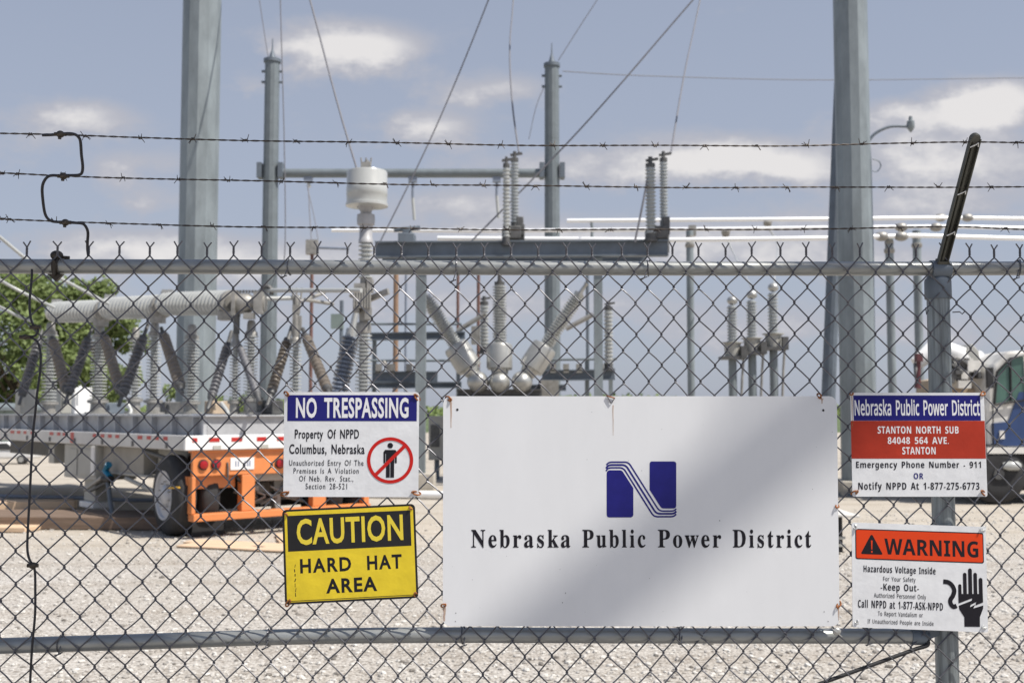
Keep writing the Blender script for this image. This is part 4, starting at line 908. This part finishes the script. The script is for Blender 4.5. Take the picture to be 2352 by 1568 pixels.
# slanting barb arm, a pressed channel leaning out over the near side
A0 = FP_(sp, F(2170, 606).z, -.012); tx = F(2239, 318, .18); A1 = tx
ad = (A1 - A0).normalized(); aw = FX; an = ad.cross(aw).normalized()
if an.dot(FN) < 0: an = -an
c = MB(); L = (A1 - A0).length; hw = .0125
c.box(A0 + ad*(L/2) - an*.004, (hw*2, L, .002), (aw, ad, an))
for s_ in (-1, 1): c.box(A0 + ad*(L/2) + aw*s_*hw + an*.003, (.003, L, .014), (aw, ad, an))
c.tube([A0 + ad*.0 + an*.000, A0 + ad*L*.98], .0052, 8)
c.lathe(A1 - an*.005, an, [(0, .0137), (.009, .0137), (.012, .011)], 18)
c.box(A0 - ad*.012, (.03, .05, .02), (aw, ad, an))
arm = c.build('barb_arm', armm, fence)
WT = (.965, .60, .275)
for t_ in WT:
    q_ = A0 + ad*L*t_ + an*.011; MB().tube([q_ - aw*.012 - ad*.008, q_ - ad*.0 + an*.003, q_ + aw*.007 + ad*.004, q_ + aw*.009 - ad*.006], .0017, 6).build('wire_clip', mat('bright_clip', (.8, .8, .78), .3, .3), arm)
barbs = [
 ([(-330, 296), (0, 306), (100, 309), (230, 314), (330, 317), (560, 322), (800, 327), (1030, 331), (1180, 333), (1385, 334.5), (1500, 335), (1740, 335), (1860, 333.5), (1985, 331), (2115, 329), (2235, 327), (2352, 327.5), (2700, 329)],
  [-160, -45, 70, 195, 322, 443, 565, 680, 800, 912, 1030, 1150, 1270, 1385, 1505, 1619, 1738, 1854, 1978, 2096, 2217, 2335, 2450]),
 ([(-330, 386), (0, 398), (140, 403.5), (280, 408), (525, 415), (770, 420), (1000, 424.5), (1230, 427.5), (1460, 429), (1690, 431), (1920, 430.5), (2040, 429.5), (2165, 429.5), (2352, 430), (2700, 431)],
  [-190, -75, 5, 40, 145, 283, 410, 525, 646, 772, 885, 994, 1110, 1230, 1347, 1460, 1575, 1691, 1808, 1921, 2041, 2155, 2278, 2395]),
 ([(-330, 488), (0, 502.5), (150, 510), (250, 513.5), (370, 516.5), (615, 521), (845, 524), (1055, 526.5), (1285, 527.5), (1525, 527.5), (1740, 526.5), (1955, 525), (2070, 523), (2180, 521), (2240, 521.5), (2352, 526), (2700, 532)],
  [-120, 5, 22, 127, 250, 367, 487, 607, 722, 838, 947, 1058, 1165, 1284, 1400, 1509, 1622, 1735, 1844, 1955, 2067, 2185, 2310, 2420])]
BM = []
for v_ in range(3):
    r_ = random.Random(40 + v_); c = MB()
    for s_ in (-1, 1):
        for e in range(2):
            a = r_.uniform(0, 2*pi); d = V((s_*r_.uniform(.2, .8), cos(a), sin(a))).normalized(); x0 = s_*.0028
            c.tube([V((x0, 0, 0)), V((x0, 0, 0)) + d*r_.uniform(.010, .0155)], [.0011, .0008], 5)
    for s_ in (-1, 1):
        c.tube([V((s_*.001 + .0022*s_*t/8, .0031*cos(t*1.57), .0031*sin(t*1.57))) for t in range(9)], .0010, 5)
    o = c.build('barb_source', barbm, at=(0, 0, 0)); BM.append(o.data); bpy.data.objects.remove(o)
for (pp, bx), t_ in zip(barbs, WT):
    q_ = A0 + ad*L*t_ + an*.009; off = (q_ - V((0, FY0, 0))).dot(FN)
    def yat(x):
        for (x0, y0), (x1, y1) in zip(pp, pp[1:]):
            if x0 <= x <= x1: return y0 + (y1 - y0)*(x - x0)/(x1 - x0)
        return pp[-1][1]
    cen = arc([F(x, y, off) for x, y in pp], 12)
    ln = [0.0]
    for a, b in zip(cen, cen[1:]): ln.append(ln[-1] + (b - a).length)
    N = int(ln[-1]/.0065); res = []; j = 0
    for i in range(N + 1):
        d = ln[-1]*i/N
        while j < len(ln) - 2 and ln[j + 1] < d: j += 1
        u = (d - ln[j])/max(1e-9, ln[j + 1] - ln[j]); res.append((cen[j].lerp(cen[j + 1], u), d))
    c = MB()
    for ph in (0, pi):
        c.tube([p + (UP*sin(d*2*pi/.052 + ph + .6*sin(d*3)) + FN*cos(d*2*pi/.052 + ph + .6*sin(d*3)))*.00125 + UP*.0012*sin(d*9 + off*50) for p, d in res], .00118, 5, cap=False)
    bw = c.build('barbed_wire', barbm, fence, fix=False)
    r_ = random.Random(int(t_*100))
    for x in bx:
        o = bpy.data.objects.new('barb', BM[r_.randrange(3)]); C.objects.link(o); o.parent = bw; w = F(x, yat(x), off); o.location = w - WLOC[bw.name]
        o.rotation_euler = (r_.uniform(0, 6.28), r_.uniform(-.1, .1), math.atan2(FX.y, FX.x) + r_.choice((0, pi)))
# tie wires round the rails
def tie(x, rail_pts, r, off, tail):
    for (x0, y0), (x1, y1) in zip(rail_pts, rail_pts[1:]):
        if x0 <= x <= x1: y = y0 + (y1 - y0)*(x - x0)/(x1 - x0)
    cpt = F(x, y, off); pts = []
    for i in range(15):
        a = -.5 + i*2*pi*1.12/14; pts.append(cpt + (UP*cos(a) + FN*sin(a))*(r + .0022) + FX*(.008*i/14 - .004 + .002*sin(i)))
    e = F(tail[0], tail[1], .004); pts += [e + FX*.004 + UP*.003, e - FX*.006, e + UP*.006 + FX*.012 + FN*.004]
    MB().tube(arc(pts, 2), .0016, 5).build('tie_wire', wirem, fence)
TRP = [(-330, 609), (0, 611.5), (600, 613), (1300, 616), (2000, 617), (2700, 615)]; BRP = [(-330, 1493), (0, 1482.5), (330, 1472.5), (650, 1462), (985, 1457.5), (1500, 1459), (2095, 1460)]
for x, tl in ((665, (649, 638)), (1050, (1037, 648)), (1488, (1476, 641)), (2338, (2331, 642))): tie(x, TRP, RT, OT, tl)
for x, tl in ((140, (130, 1505)), (618, (606, 1490)), (1062, (1062, 1484)), (1560, (1562, 1478)), (1992, (1993, 1481))): tie(x, BRP, RB, -.0245, tl)
c = MB().tube([F(2188, 717, .004), F(2204, 716, .004), F(2210, 721, .006), F(2216, 715, .008)], .0017, 5); c.tube([F(2133, 712, .004), F(2128, 722, .006), F(2126, 706, .006)], .0015, 5); c.build('tie_wire', wirem, fence)
# truss rod with its hooked end
c = MB().tube(arc([F(2126, 1466, -.01), F(2132, 1474, -.006), F(2128, 1482, -.006), F(2108, 1488, -.007)], 5) + [F(1884, 1569, -.008), F(1500, 1708, -.01)], .0052, 10)
c.build('truss_rod', blackm, fence)
# brace clamp on the top rail
p = F(131, 612, OT); c = MB(); pts = [p + (UP*cos(a) + FN*sin(a))*(RT + .003) for a in [i*2*pi/20 for i in range(21)]]
for dx in (-.005, 0, .005): c.tube([q_ + FX*dx for q_ in pts], .003, 6)
c.ball(p + UP*(RT + .009) + FN*.004, .0145, 12, 8, (1.15, 1, .9)); c.tube([p + UP*(RT + .005) + FX*.005, p + UP*(RT + .004) + FX*.031], .0042, 8)
c.prism([p + UP*(-RT - .002) - FX*.019 + FN*.016, p + UP*(-RT - .002) + FX*.021 + FN*.016, p + UP*(-RT - .022) + FX*.003 + FN*.016], -FN*.012)
c.tube([p + UP*.012 + FN*(RT + .004), p - UP*(RT + .006) + FN*(RT + .002)], .0052, 8); c.build('rail_clamp', clampm, fence)

# ground cable hooked from strand to strand
gc = thing('ground_cable', 'black bonding cable clamped from strand to strand of the barbed wire', 'cable', F(150, 580, 0), 'black bonding cables on the fence')
q3 = [((A0 + ad*L*t_ + an*.009) - V((0, FY0, 0))).dot(FN) + .005 for t_ in WT]
offp = lambda y: q3[0] + (q3[2] - q3[0])*(y - 309)/200 if y < 510 else max(.006, q3[2]*(1 - (y - 510)/60))
pts = [(97, 310.5), (118, 310), (139, 308), (158, 307), (172, 309), (181, 316), (185, 327), (187, 355), (190, 382), (188, 397), (181, 402), (168, 403), (152, 403), (138, 404), (122, 403), (110, 406), (101, 417), (97, 432), (98, 455), (102, 485), (108, 500), (119, 508), (135, 510), (152, 511), (175, 512), (190, 514), (198, 522), (202, 535), (201, 555), (201, 572), (203, 588)]
MB().tube(arc([F(x, y, offp(y)) for x, y in pts], 5), .0036, 10).build('cable', cable, gc)
for x, y in ((138.5, 308.5), (145.5, 404.5), (150, 511)):
    o = F(x, y, offp(y)); c = MB().ball(o, .0088, 12, 8, (1.15, 1, 1)); c.tube([o - UP*.008 + FN*.004, o - UP*.013 + FN*.004], .004, 6); c.tube([o - FX*.014, o + FX*.014], .0048, 8); c.build('clamp', clampm, gc)
gc = thing('ground_cable', 'long black bonding cable running down the mesh below the top rail', 'cable', F(75, 1000, 0), 'black bonding cables on the fence')
pts = [(73.5, 618), (72, 650), (68, 690), (69, 720), (74, 742), (82, 750), (87, 756), (86, 764), (80, 771), (70, 773), (60, 774), (66, 776), (75, 777), (84, 783), (90, 795), (93.5, 818), (92, 855), (85, 905), (81, 948), (75, 1005), (69, 1123), (63.5, 1225), (63, 1262), (67, 1282), (75, 1297), (80, 1310), (81, 1345), (80.5, 1410), (75, 1470), (71, 1529), (69, 1580), (66, 1700)]
MB().tube(arc([F(x, y, .008) for x, y in pts], 5), .0030, 10).build('cable', cable, gc)
for x, y in ((82, 751), (58, 774), (75.6, 1298)):
    o = F(x, y, .009); c = MB().ball(o, .0095 if y > 1000 else .0075, 12, 8, (1.3 if y == 774 else 1.1, 1, .9)); c.tube([o - FX*.014, o + FX*.013], .005, 8); c.build('clamp', clampm, gc)

# ------------------------------------------------------------------ lettering
_txt = {}
def glyphs(body, offset, sp, wsp):
    key = (body, offset, sp, wsp)
    if key not in _txt:
        cu = bpy.data.curves.new('lettering', 'FONT'); cu.body = body; cu.fill_mode = 'FRONT'; cu.offset = offset; cu.space_character = sp; cu.space_word = wsp; cu.resolution_u = 3
        o = bpy.data.objects.new('lettering', cu); C.objects.link(o); bpy.context.view_layer.update()
        me = bpy.data.meshes.new_from_object(o.evaluated_get(bpy.context.evaluated_depsgraph_get()))
        _txt[key] = ([(v.co.x, v.co.y) for v in me.vertices], [tuple(p.vertices) for p in me.polygons])
        bpy.data.objects.remove(o); bpy.data.curves.remove(cu); bpy.data.meshes.remove(me)
    return _txt[key]
CAP = .682
class Sign:
    def __init__(s, name, label, corners, off=.0105, th=.0014):
        s.c = [V((*p, 0)) for p in corners]; s.o = off; s.th = th
        bl = F(*corners[3], off); br = F(*corners[2], off)
        s.t = thing(name, label, 'sign', (bl + br)/2, 'signs tied to the fence')
        tl, tr_ = F(*corners[0], off), F(*corners[1], off)
        s.asp = (tr_ - tl).length/(tl - bl).length
    def m(s, u, v, d=0.0):
        a = s.c[0].lerp(s.c[1], u); b = s.c[3].lerp(s.c[2], u); p = a.lerp(b, v); return F(p.x, p.y, s.o + d)
    def rr(s, u0, v0, u1, v1, r=0.0, n=5):
        """a rounded rectangle in sign coordinates, r as a share of the height"""
        if r <= 0: return [(u0, v0), (u1, v0), (u1, v1), (u0, v1)]
        ru, rv = r/s.asp, r; out = []
        for cx, cy, a0 in ((u1 - ru, v0 + rv, -pi/2), (u1 - ru, v1 - rv, 0), (u0 + ru, v1 - rv, pi/2), (u0 + ru, v0 + rv, pi)):
            for k in range(n + 1):
                a = a0 + k/n*pi/2; out.append((cx + ru*cos(a), cy + rv*sin(a)))
        return out
    def shape(s, name, uv, mt, d=.0, th=None, par=None):
        e = th or .00018; MB_ = MB().prism([s.m(u, v, d) for u, v in uv], FN*e); return MB_.build(name, mt, par or s.t)
    def panel(s, mt, r=.0):
        return MB().prism([s.m(u, v, -s.th) for u, v in s.rr(0, 0, 1, 1, r)], FN*s.th).build('panel', mt, s.t)
    def text(s, body, u0, u1, v0, v1, mt, bold=.0, sp=1.0, wsp=1.5, d=.0006, name='lettering', par=None):
        vs, fs = glyphs(body, bold, sp, wsp); x0 = min(v[0] for v in vs); x1 = max(v[0] for v in vs); k = (u1 - u0)/(x1 - x0)
        q_ = MB().add([s.m(u0 + (x - x0)*k, v1 - (v1 - v0)*y/CAP, d) for x, y in vs], fs, False)
        return q_.build(name, mt, par or s.t, fix=False)
    def line(s, name, pts, w, mt, d=.0005, par=None):
        """a printed stroke of even width through points in sign coordinates; w as a share of the height"""
        P2 = [V((u*s.asp, v, 0)) for u, v in pts]; L_, R_ = [], []
        for i, p in enumerate(P2):
            t = (P2[min(i + 1, len(P2) - 1)] - P2[max(i - 1, 0)]).normalized(); n = V((-t.y, t.x, 0))*w/2; L_.append(p + n); R_.append(p - n)
        q_ = MB(); n = len(P2); q_.add([s.m(p.x/s.asp, p.y, d) for p in L_ + R_], [(i, i + 1, n + i + 1, n + i) for i in range(n - 1)], False)
        return q_.build(name, mt, par or s.t, fix=False)
    def ties(s, spots, mt=rust):
        for (u, v), (dx, dy) in spots:
            a = s.m(u, v, .0018); cpx = s.c[0].lerp(s.c[1], u).lerp(s.c[3].lerp(s.c[2], u), v); b = F(cpx.x + dx, cpx.y + dy, .004)
            side = (b - a).cross(FN).normalized()*.004
            MB().tube(arc([a - FN*.004, a + side*.5, a*.4 + b*.6 + side + FN*.004, b, a*.4 + b*.6 - side, a - side*.8 + (a - b)*.15, a + side*.4 + (a - b)*.3], 3), .0021, 6).build('tie_wire', mt, s.t)
    def hole(s, u, v, r=.004):
        c = s.m(u, v, .0004); MB().lathe(c, FN, [(-.0002, r), (.0002, r), (.0002, r*.4)], 12).build('screw_hole', blackm, s.t)
    def streak(s, u, v, w, l, seed=0):
        R = random.Random(seed); pts = [(u, v)]
        L_ = [(u - w/2*(1 - .6*t/6)*R.uniform(.6, 1.2), v + l*t/6) for t in range(7)]; R_ = [(u + w/2*(1 - .6*t/6)*R.uniform(.6, 1.2), v + l*t/6) for t in range(7)]
        q_ = MB(); q_.add([s.m(a, b, .0004) for a, b in L_ + R_], [(i, i + 1, 8 + i, 7 + i) for i in range(6)], False); return q_.build('rust_stain', stainm, s.t, fix=False)
stainm = bpy.data.materials.new('thin_rust_stain'); stainm.use_nodes = True
_nt = stainm.node_tree; _b = _nt.nodes['Principled BSDF']; _b.inputs['Base Color'].default_value = (.40, .19, .06, 1); _b.inputs['Roughness'].default_value = .8
_n = _nt.nodes.new('ShaderNodeTexNoise'); _n.inputs['Scale'].default_value = 40
_r = _nt.nodes.new('ShaderNodeMapRange'); _r.inputs[1].default_value = .35; _r.inputs[2].default_value = .75; _r.inputs[3].default_value = .25; _r.inputs[4].default_value = .8
_nt.links.new(_n.outputs[0], _r.inputs[0]); _nt.links.new(_r.outputs[0], _b.inputs['Alpha'])

# NO TRESPASSING
s = Sign('warning_sign', 'white no trespassing sign with blue header and crossed out person, above the yellow caution sign', [(653, 900), (963, 900), (961, 1141), (650.7, 1140)])
s.panel(signw, .035); W_, H_ = 310, 240.5
def n1_(x, y): return ((x - 652)/309.8, (y - 900)/240.6)
u0, v0 = n1_(659.5, 907); u1, v1 = n1_(956.5, 966.7); hd = s.shape('header', s.rr(u0, v0, u1, v1), signblue, .0002)
def tx(body, x0, x1, y0, y1, mt, bold=.0, sp=1.0, wsp=1.5, d=.0006, par=None):
    a, b = n1_(x0, y0), n1_(x1, y1); return s.text(body, a[0], b[0], a[1], b[1], mt, bold, sp, wsp, d, par=par)
tx('NO TRESPASSING', 679, 937.5, 915, 957.5, inkw, .028, 1.08, 1.7, .0008, hd)
tx('Property Of NPPD', 677, 824.4, 986.5, 1006.3, inkb, .02, 1.12, 1.8)
tx('Columbus, Nebraska', 664.6, 837.6, 1020.5, 1041.5, inkb, .02, 1.12, 1.6)
tx('Unauthorized Entry Of The', 664.6, 835.3, 1056.3, 1069, inkb, .004, 1.2, 1.6); tx('Premises Is A Violation', 675, 824.4, 1074.6, 1087, inkb, .004, 1.2, 1.6)
tx('Of Neb. Rev. Stat.,', 688, 812, 1092.6, 1105, inkb, .004, 1.2, 1.8); tx('Section 28-521', 703, 798, 1109.8, 1122.8, inkb, .004, 1.2, 1.7)
def ringpts(cx, cy, r, n=48): return [n1_(cx + r*cos(2*pi*i/n), cy + r*sin(2*pi*i/n)) for i in range(n + 1)]
CXP, CYP = 896.3, 1056.6
c = MB()
def npoly(pts, d=.0006): c.add([s.m(*n1_(x, y), d) for x, y in pts], [tuple(range(len(pts)))], False)
npoly([(CXP + 6.4*cos(i*pi/10), 1022.6 + 6.4*sin(i*pi/10)) for i in range(20)])
npoly([(881, 1037), (884.5, 1032.5), (908, 1032.5), (911.5, 1037), (911.5, 1063), (907.3, 1063), (907.3, 1041), (906, 1041), (906, 1062), (886.5, 1062), (886.5, 1041), (885.2, 1041), (885.2, 1063), (881, 1063)])
npoly([(887, 1061.8), (895.6, 1061.8), (895.6, 1096), (887, 1096)]); npoly([(897, 1061.8), (905.6, 1061.8), (905.6, 1096), (897, 1096)]); c.build('person_symbol', inkb, s.t, fix=False)
c = MB(); o_ = [s.m(*p, .0009) for p in ringpts(CXP, CYP, 53)]; i_ = [s.m(*p, .0009) for p in ringpts(CXP, CYP, 45.4)]; n = len(o_)
c.add(o_ + i_, [(k, k + 1, n + k + 1, n + k) for k in range(n - 1)], False)
q45 = .7071; c.add([s.m(*n1_(CXP + (a*q45 - b*q45), CYP - (a*q45 + b*q45)), .00095) for a, b in ((-47, -3.9), (47, -3.9), (47, 3.9), (-47, 3.9))], [(0, 1, 2, 3)], False); c.build('prohibition_ring', inkred, s.t, fix=False)
for x, y in ((660.5, 906), (953, 909), (660, 1131), (950, 1131)): s.hole(*n1_(x, y), .0025)
s.ties([(n1_(660, 906), (-8, -6)), (n1_(953, 909), (10, 10)), (n1_(660, 1131), (-14, 6)), (n1_(951, 1131), (16, 2))])

# CAUTION
s = Sign('warning_sign', 'dented yellow and black caution hard hat area sign hanging tilted below the no trespassing sign', [(648, 1170.4), (953, 1156.2), (961.2, 1372), (654.7, 1388)], .012)
s.panel(signblk, .045)
fa = s.shape('yellow_face', s.rr(.016, .022, .984, .978, .04), signyel, .0002)
s.line('border_line', [(.03, .966), (.97, .966)], .006, inkb, .0006, fa)
hd = s.shape('header', s.rr(.036, .066, .962, .442), signblk, .0005)
s.text('CAUTION', .104, .904, .115, .37, inky, .022, 1.06, 1.5, .0012, par=hd)
s.text('HARD', .122, .505, .533, .672, inkb, .03, 1.22, 1.5); s.text('HAT', .625, .885, .533, .672, inkb, .03, 1.22, 1.5)
s.text('AREA', .311, .694, .757, .898, inkb, .03, 1.16, 1.5)
R = random.Random(6)
for i in range(7): s.line('scratch', [(.083 + R.uniform(-.004, .006), .58 + i*.05), (.08 + R.uniform(-.006, .004), .60 + i*.05 + R.uniform(0, .025))], R.uniform(.004, .011), inkb, .0006, fa)
s.ties([((.03, .05), (-3, 2)), ((.965, .045), (4, -3)), ((.975, .955), (4, 6)), ((.03, .965), (-6, 12))])

# the big white sign
CB = [(1018, 909.6), (1921.5, 909.5), (1928, 1437), (1017, 1437)]
s = Sign('company_sign', 'big white sign with blue striped N logo and black serif name across it', CB, .0115, .002); s.panel(signbig, .035)
def n1_(x, y):
    v = (y - 909.6)/527.4; l = 1018 - v; r = 1921.5 + 6.5*v; return ((x - l)/(r - l), v)
def bold(t): return ''.join(chr(0x1D400 + ord(q_) - 65) if q_.isupper() else chr(0x1D41A + ord(q_) - 97) for q_ in t)
for wd, x0, x1 in (('Nebraska', 125, 708), ('Public', 778, 1150), ('Power', 1222, 1595), ('District', 1662, 2125)):
    a, b = n1_(1033.6 + x0/2.56, 1216), n1_(1033.6 + x1/2.56, 1256.2); s.text(bold(wd), a[0], b[0], a[1], b[1], inkb, .006, 1.24, 1.5)
def lz(x, y): return n1_(1320.7 + x/6.827, 1004.9 + y/6.827)
lg = s.shape('logo', [lz(*p) for p in ((497, 560), (503, 533), (517, 515), (540, 507), (705, 507), (730, 513), (750, 530), (915, 788), (915, 1205), (905, 1232), (880, 1247), (532, 1247), (508, 1237), (497, 1210))], inkblue, .0003)
s.shape('logo_block', [lz(*p) for p in ((1170, 405), (1178, 382), (1200, 370), (1552, 370), (1577, 380), (1588, 402), (1588, 1065), (1578, 1095), (1552, 1108), (1392, 1108), (1362, 1102), (1342, 1085), (1170, 815))], inkblue, .0003, None, lg)
def rl(pts):                                    # round the corners of a stripe
    out = []
    for i, p in enumerate(pts):
        p = V((*p, 0))
        if 0 < i < len(pts) - 1:
            a, b = V((*pts[i - 1], 0)), V((*pts[i + 1], 0)); da, db = min(60, (a - p).length*.45), min(60, (b - p).length*.45)
            p0, p1 = p + (a - p).normalized()*da, p + (b - p).normalized()*db
            for k in range(6): t = k/5; out.append(p0*(1 - t)**2 + p*2*t*(1 - t) + p1*t*t)
        else: out.append(p)
    return [lz(q_.x, q_.y) for q_ in out]
HS = 1/(527.4*6.827)
s.line('logo_stripe', rl([(492, 425), (535, 381), (838, 381), (1322, 1148), (1550, 1148), (1588, 1112)]), 24*HS, inkblue, .0004, lg)
s.line('logo_stripe', rl([(486, 478), (528, 425), (795, 425), (1276, 1190), (1552, 1190), (1589, 1150)]), 30*HS, inkblue, .0004, lg)
s.line('logo_stripe', rl([(486, 520), (524, 469), (758, 469), (1236, 1236), (1545, 1236), (1588, 1195)]), 25*HS, inkblue, .0004, lg)
for x, y in ((1050.5, 940.5), (1891, 942)): s.hole(*n1_(x, y), .0032)
R = random.Random(2)
for x, y in ((1047, 1407), (1299, 1361), (1653, 1195), (1893, 1404), (1902, 1426), (1292, 1383), (1046, 1426)):
    q_ = s.m(*n1_(x, y), .0003); MB().lathe(q_, FN, [(0, .0016), (.0002, .0014)], 8).build('chip_mark', mat('chip', (.25, .25, .26), .6), s.t)
s.ties([(n1_(1034, 917), (-10, -6)), (n1_(1884, 912), (-6, -8)), (n1_(1021, 1388), (-8, 4)), (n1_(1925, 1392), (4, -12)), (n1_(1922, 1164), (2, -6))])
a_, b_, c_ = (s.m(*n1_(x, y), .003) for x, y in ((1394, 909), (1412, 914), (1404, 926)))
MB().tube([a_ - FN*.008, a_, b_], .0017, 6).build('tie_wire', rust, s.t); MB().tube([b_, c_, a_], .0014, 6).build('tie_wire', wirem, s.t)
for i, (x, y, w, l) in enumerate(((1036, 922, 5, 60), (1408, 930, 3, 70), (1020.5, 1392, 9, 34), (1926, 1388, 5, 36), (1888, 915, 6, 12), (1034, 914, 10, 10))):
    u, v = n1_(x, y); s.streak(u, v, w/905, l/527, i)

def sansb(t): return ''.join(chr(0x1D5D4 + ord(q_) - 65) if 'A' <= q_ <= 'Z' else chr(0x1D5EE + ord(q_) - 97) if 'a' <= q_ <= 'z' else chr(0x1D7EC + ord(q_) - 48) if q_.isdigit() else q_ for q_ in t)
def sans(t): return ''.join(chr(0x1D5A0 + ord(q_) - 65) if 'A' <= q_ <= 'Z' else chr(0x1D5BA + ord(q_) - 97) if 'a' <= q_ <= 'z' else chr(0x1D7E2 + ord(q_) - 48) if q_.isdigit() else q_ for q_ in t)
R = random.Random(17)
for i in range(26):
    x, y = R.uniform(1030, 1915), R.uniform(920, 1425); r = R.uniform(.0004, .0011); q_ = s.m(*n1_(x, y), .0003); MB().lathe(q_, FN, [(0, r), (.00015, r*.8)], 6).build('chip_mark', MATS['chip'], s.t)
# address sign
s = Sign('address_sign', 'blue red and white substation address sign in front of the fence post', [(1952.9, 901.6), (2259.4, 901.6), (2267.6, 1139.9), (1957.8, 1139.9)], .0115); s.panel(signw, .02)
hd = s.shape('header', s.rr(.022, .026, .972, .268), signblue, .0002); rd = s.shape('red_band', s.rr(.0, .27, 1, .634), signred, .0002)
s.text(sans('Nebraska Public Power District'), .03, .966, .082, .215, inkw, .022, 1.02, 1.5, .0006, par=hd)
for b_, u0, u1, v0, v1 in (('STANTON NORTH SUB', .199, .803, .327, .392), ('84048 564 AVE.', .272, .727, .43, .492), ('STANTON', .379, .627, .526, .592)): s.text(sansb(b_), u0, u1, v0, v1, inkw, .0, 1.08, 1.7, .0006, par=rd)
for b_, u0, u1, v0, v1 in (('Emergency Phone Number - 911', .033, .962, .665, .723), ('OR', .459, .531, .776, .83), ('Notify NPPD At 1-877-275-6773', .046, .945, .868, .932)): s.text(sansb(b_), u0, u1, v0, v1, inkblue if b_ == 'OR' else inkb, .0, 1.12, 1.6)
s.ties([((.015, .015), (-4, -2)), ((.985, .02), (6, -6)), ((.03, .95), (-12, 6)), ((.965, .955), (8, 8))])
s.streak(.012, .03, .012, .3, 9); s.streak(.03, .95, .03, .03, 10)

# WARNING
s = Sign('warning_sign', 'orange topped white warning sign with a black hand and lightning mark', [(1956, 1199.2), (2263.4, 1209.2), (2269, 1451.3), (1958, 1439)], .0115); s.panel(signw, .02)
bd = s.shape('header_border', s.rr(.027, .058, .983, .348, .02), inkb, .0002); hd = s.shape('header', s.rr(.034, .068, .976, .338, .015), signor, .0004)
c = [(.145, .112), (.153, .112), (.158, .12), (.228, .288), (.222, .298), (.075, .298), (.069, .288), (.139, .12)]
tg = s.shape('alert_triangle', c, inkb, .0006, None, hd)
s.shape('exclamation_mark', [(.143, .165), (.155, .165), (.152, .252), (.146, .252)], signor, .0009, None, tg); s.shape('exclamation_dot', [(.144, .264), (.154, .264), (.154, .283), (.144, .283)], signor, .0009, None, tg)
s.text(sansb('WARNING'), .243, .943, .15, .292, inkb, .006, 1.03, 1.5, .0007, par=hd)
for b_, u0, u1, v0, v1, bo in (('Hazardous Voltage Inside', .087, .622, .409, .468, .014), ('For Your Safety', .232, .472, .508, .548, 0), ('-Keep Out-', .212, .495, .575, .637, .016), ('Authorized Personnel Only', .162, .548, .668, .709, 0), ('Call NPPD at 1-877-ASK-NPPD', .043, .672, .741, .81, .012), ('To Report Vandalism or', .19, .522, .842, .882, 0), ('If Unauthorized People are Inside', .113, .6, .92, .958, 0)):
    s.text(sansb(b_) if bo else sans(b_), u0, u1, v0, v1, inkb, 0 if bo else .006, 1.1, 1.6)
def hz(x, y):
    u = (x - 141)/710; l = 722 + 23*u; return (u, (y - l)/552)
hd = s.shape('hand_symbol', [hz(*p) for p in ((701, 1158), (771, 1131), (760, 1166), (788, 1152), (777, 1172), (830, 1156), (829, 1172), (811, 1218), (810, 1268), (729, 1268), (729, 1218), (704, 1178))], inkb, .0004)
c = MB()
for x, t0, w in ((709, 1045, 17), (736, 985, 19), (764, 962, 20), (791, 985, 19), (819, 1012, 20)):
    pts = [(x + w/2*cos(a), t0 + w/2 + w/2*sin(a)) for a in [pi + k*pi/8 for k in range(9)]] + [(x + w/2, 1120), (x - w/2, 1120)]
    c.add([s.m(*hz(*p), .0006) for p in pts], [tuple(range(len(pts)))], False)
c.add([s.m(*hz(*p), .0007) for p in ((700, 1096), (829, 1096), (830, 1140), (790, 1156), (793, 1138), (766, 1152), (774, 1118), (701, 1146))], [(0, 1, 2, 3, 4, 5, 6, 7)], False); c.build('finger', inkb, hd, fix=False)
ar = arc([V((*p, 0)) for p in ((622, 1032), (648, 1036), (668, 1052), (679, 1078), (672, 1105), (658, 1128), (660, 1150), (674, 1164), (690, 1158))], 5)
s.line('shock_curve', [hz(p.x, p.y) for p in ar], 24/552, inkb, .0006)
for u, v in ((.03, .05), (.972, .03), (.03, .955), (.968, .955)): s.hole(u, v, .0022)
s.ties([((.03, .05), (-8, -8)), ((.972, .03), (8, -6)), ((.035, .955), (-6, -8)), ((.968, .955), (6, -6))], mat('bright_tie', (.62, .62, .60), .35, .5))
o = F(1922, 1449, .006); c = MB().ball(o, .0105, 12, 8, (1.1, .5, .95)); c.tube([F(1908, 1440, .006), F(1922, 1451, .01), F(1934, 1462, .004)], .0018, 6); tag(c.build('round_tag', alucast), 'small bright round tag hooked on the mesh at the big sign corner', 'tag')

# ------------------------------------------------------------------ unseen shadow casters added behind the viewer
def on_sun(x, y, dist, off=0): return F(x, y, off) + SUNV*dist
t = thing('shadow_strut', 'leaning steel strut added unseen behind the viewer to shade the fence end', 'pole', (2, -3, 0))  # unseen strut added so its shadow covers the left of the fence
a, b = on_sun(-20, 1480, 17), on_sun(262, 612, 17); dv = (b - a)/(b.z - a.z)
MB().tube([a - dv*a.z, a + dv*(19 - a.z)], [.40, .37], 14).build('shaft', galv, t)
t = thing('transmission_pole', 'tall unseen pole with two long crossarms added behind the viewer to cast shadow bands', 'pole', (9, -13, 0))  # unseen pole added; arms sized and placed for shadows on sign and rail
a, b = on_sun(1103, 1610, 11), on_sun(2050, 824, 11)
MB().tube([a - (b - a)*.1, b + (b - a)*1.0], .074, 14).build('crossarm', galv, t)
e = b + (b - a)*1.0; MB().tube([(e.x, e.y, 0), (e.x, e.y, 14)], [.3, .24], 14).build('shaft', galv, t)
a2, b2 = on_sun(1540, 914, 11.3), on_sun(1900, 616, 11.3)
MB().tube([a2 + (b2 - a2)*.62, b2 + (b2 - a2)*2.2], .075, 14).build('crossarm', galv, t)
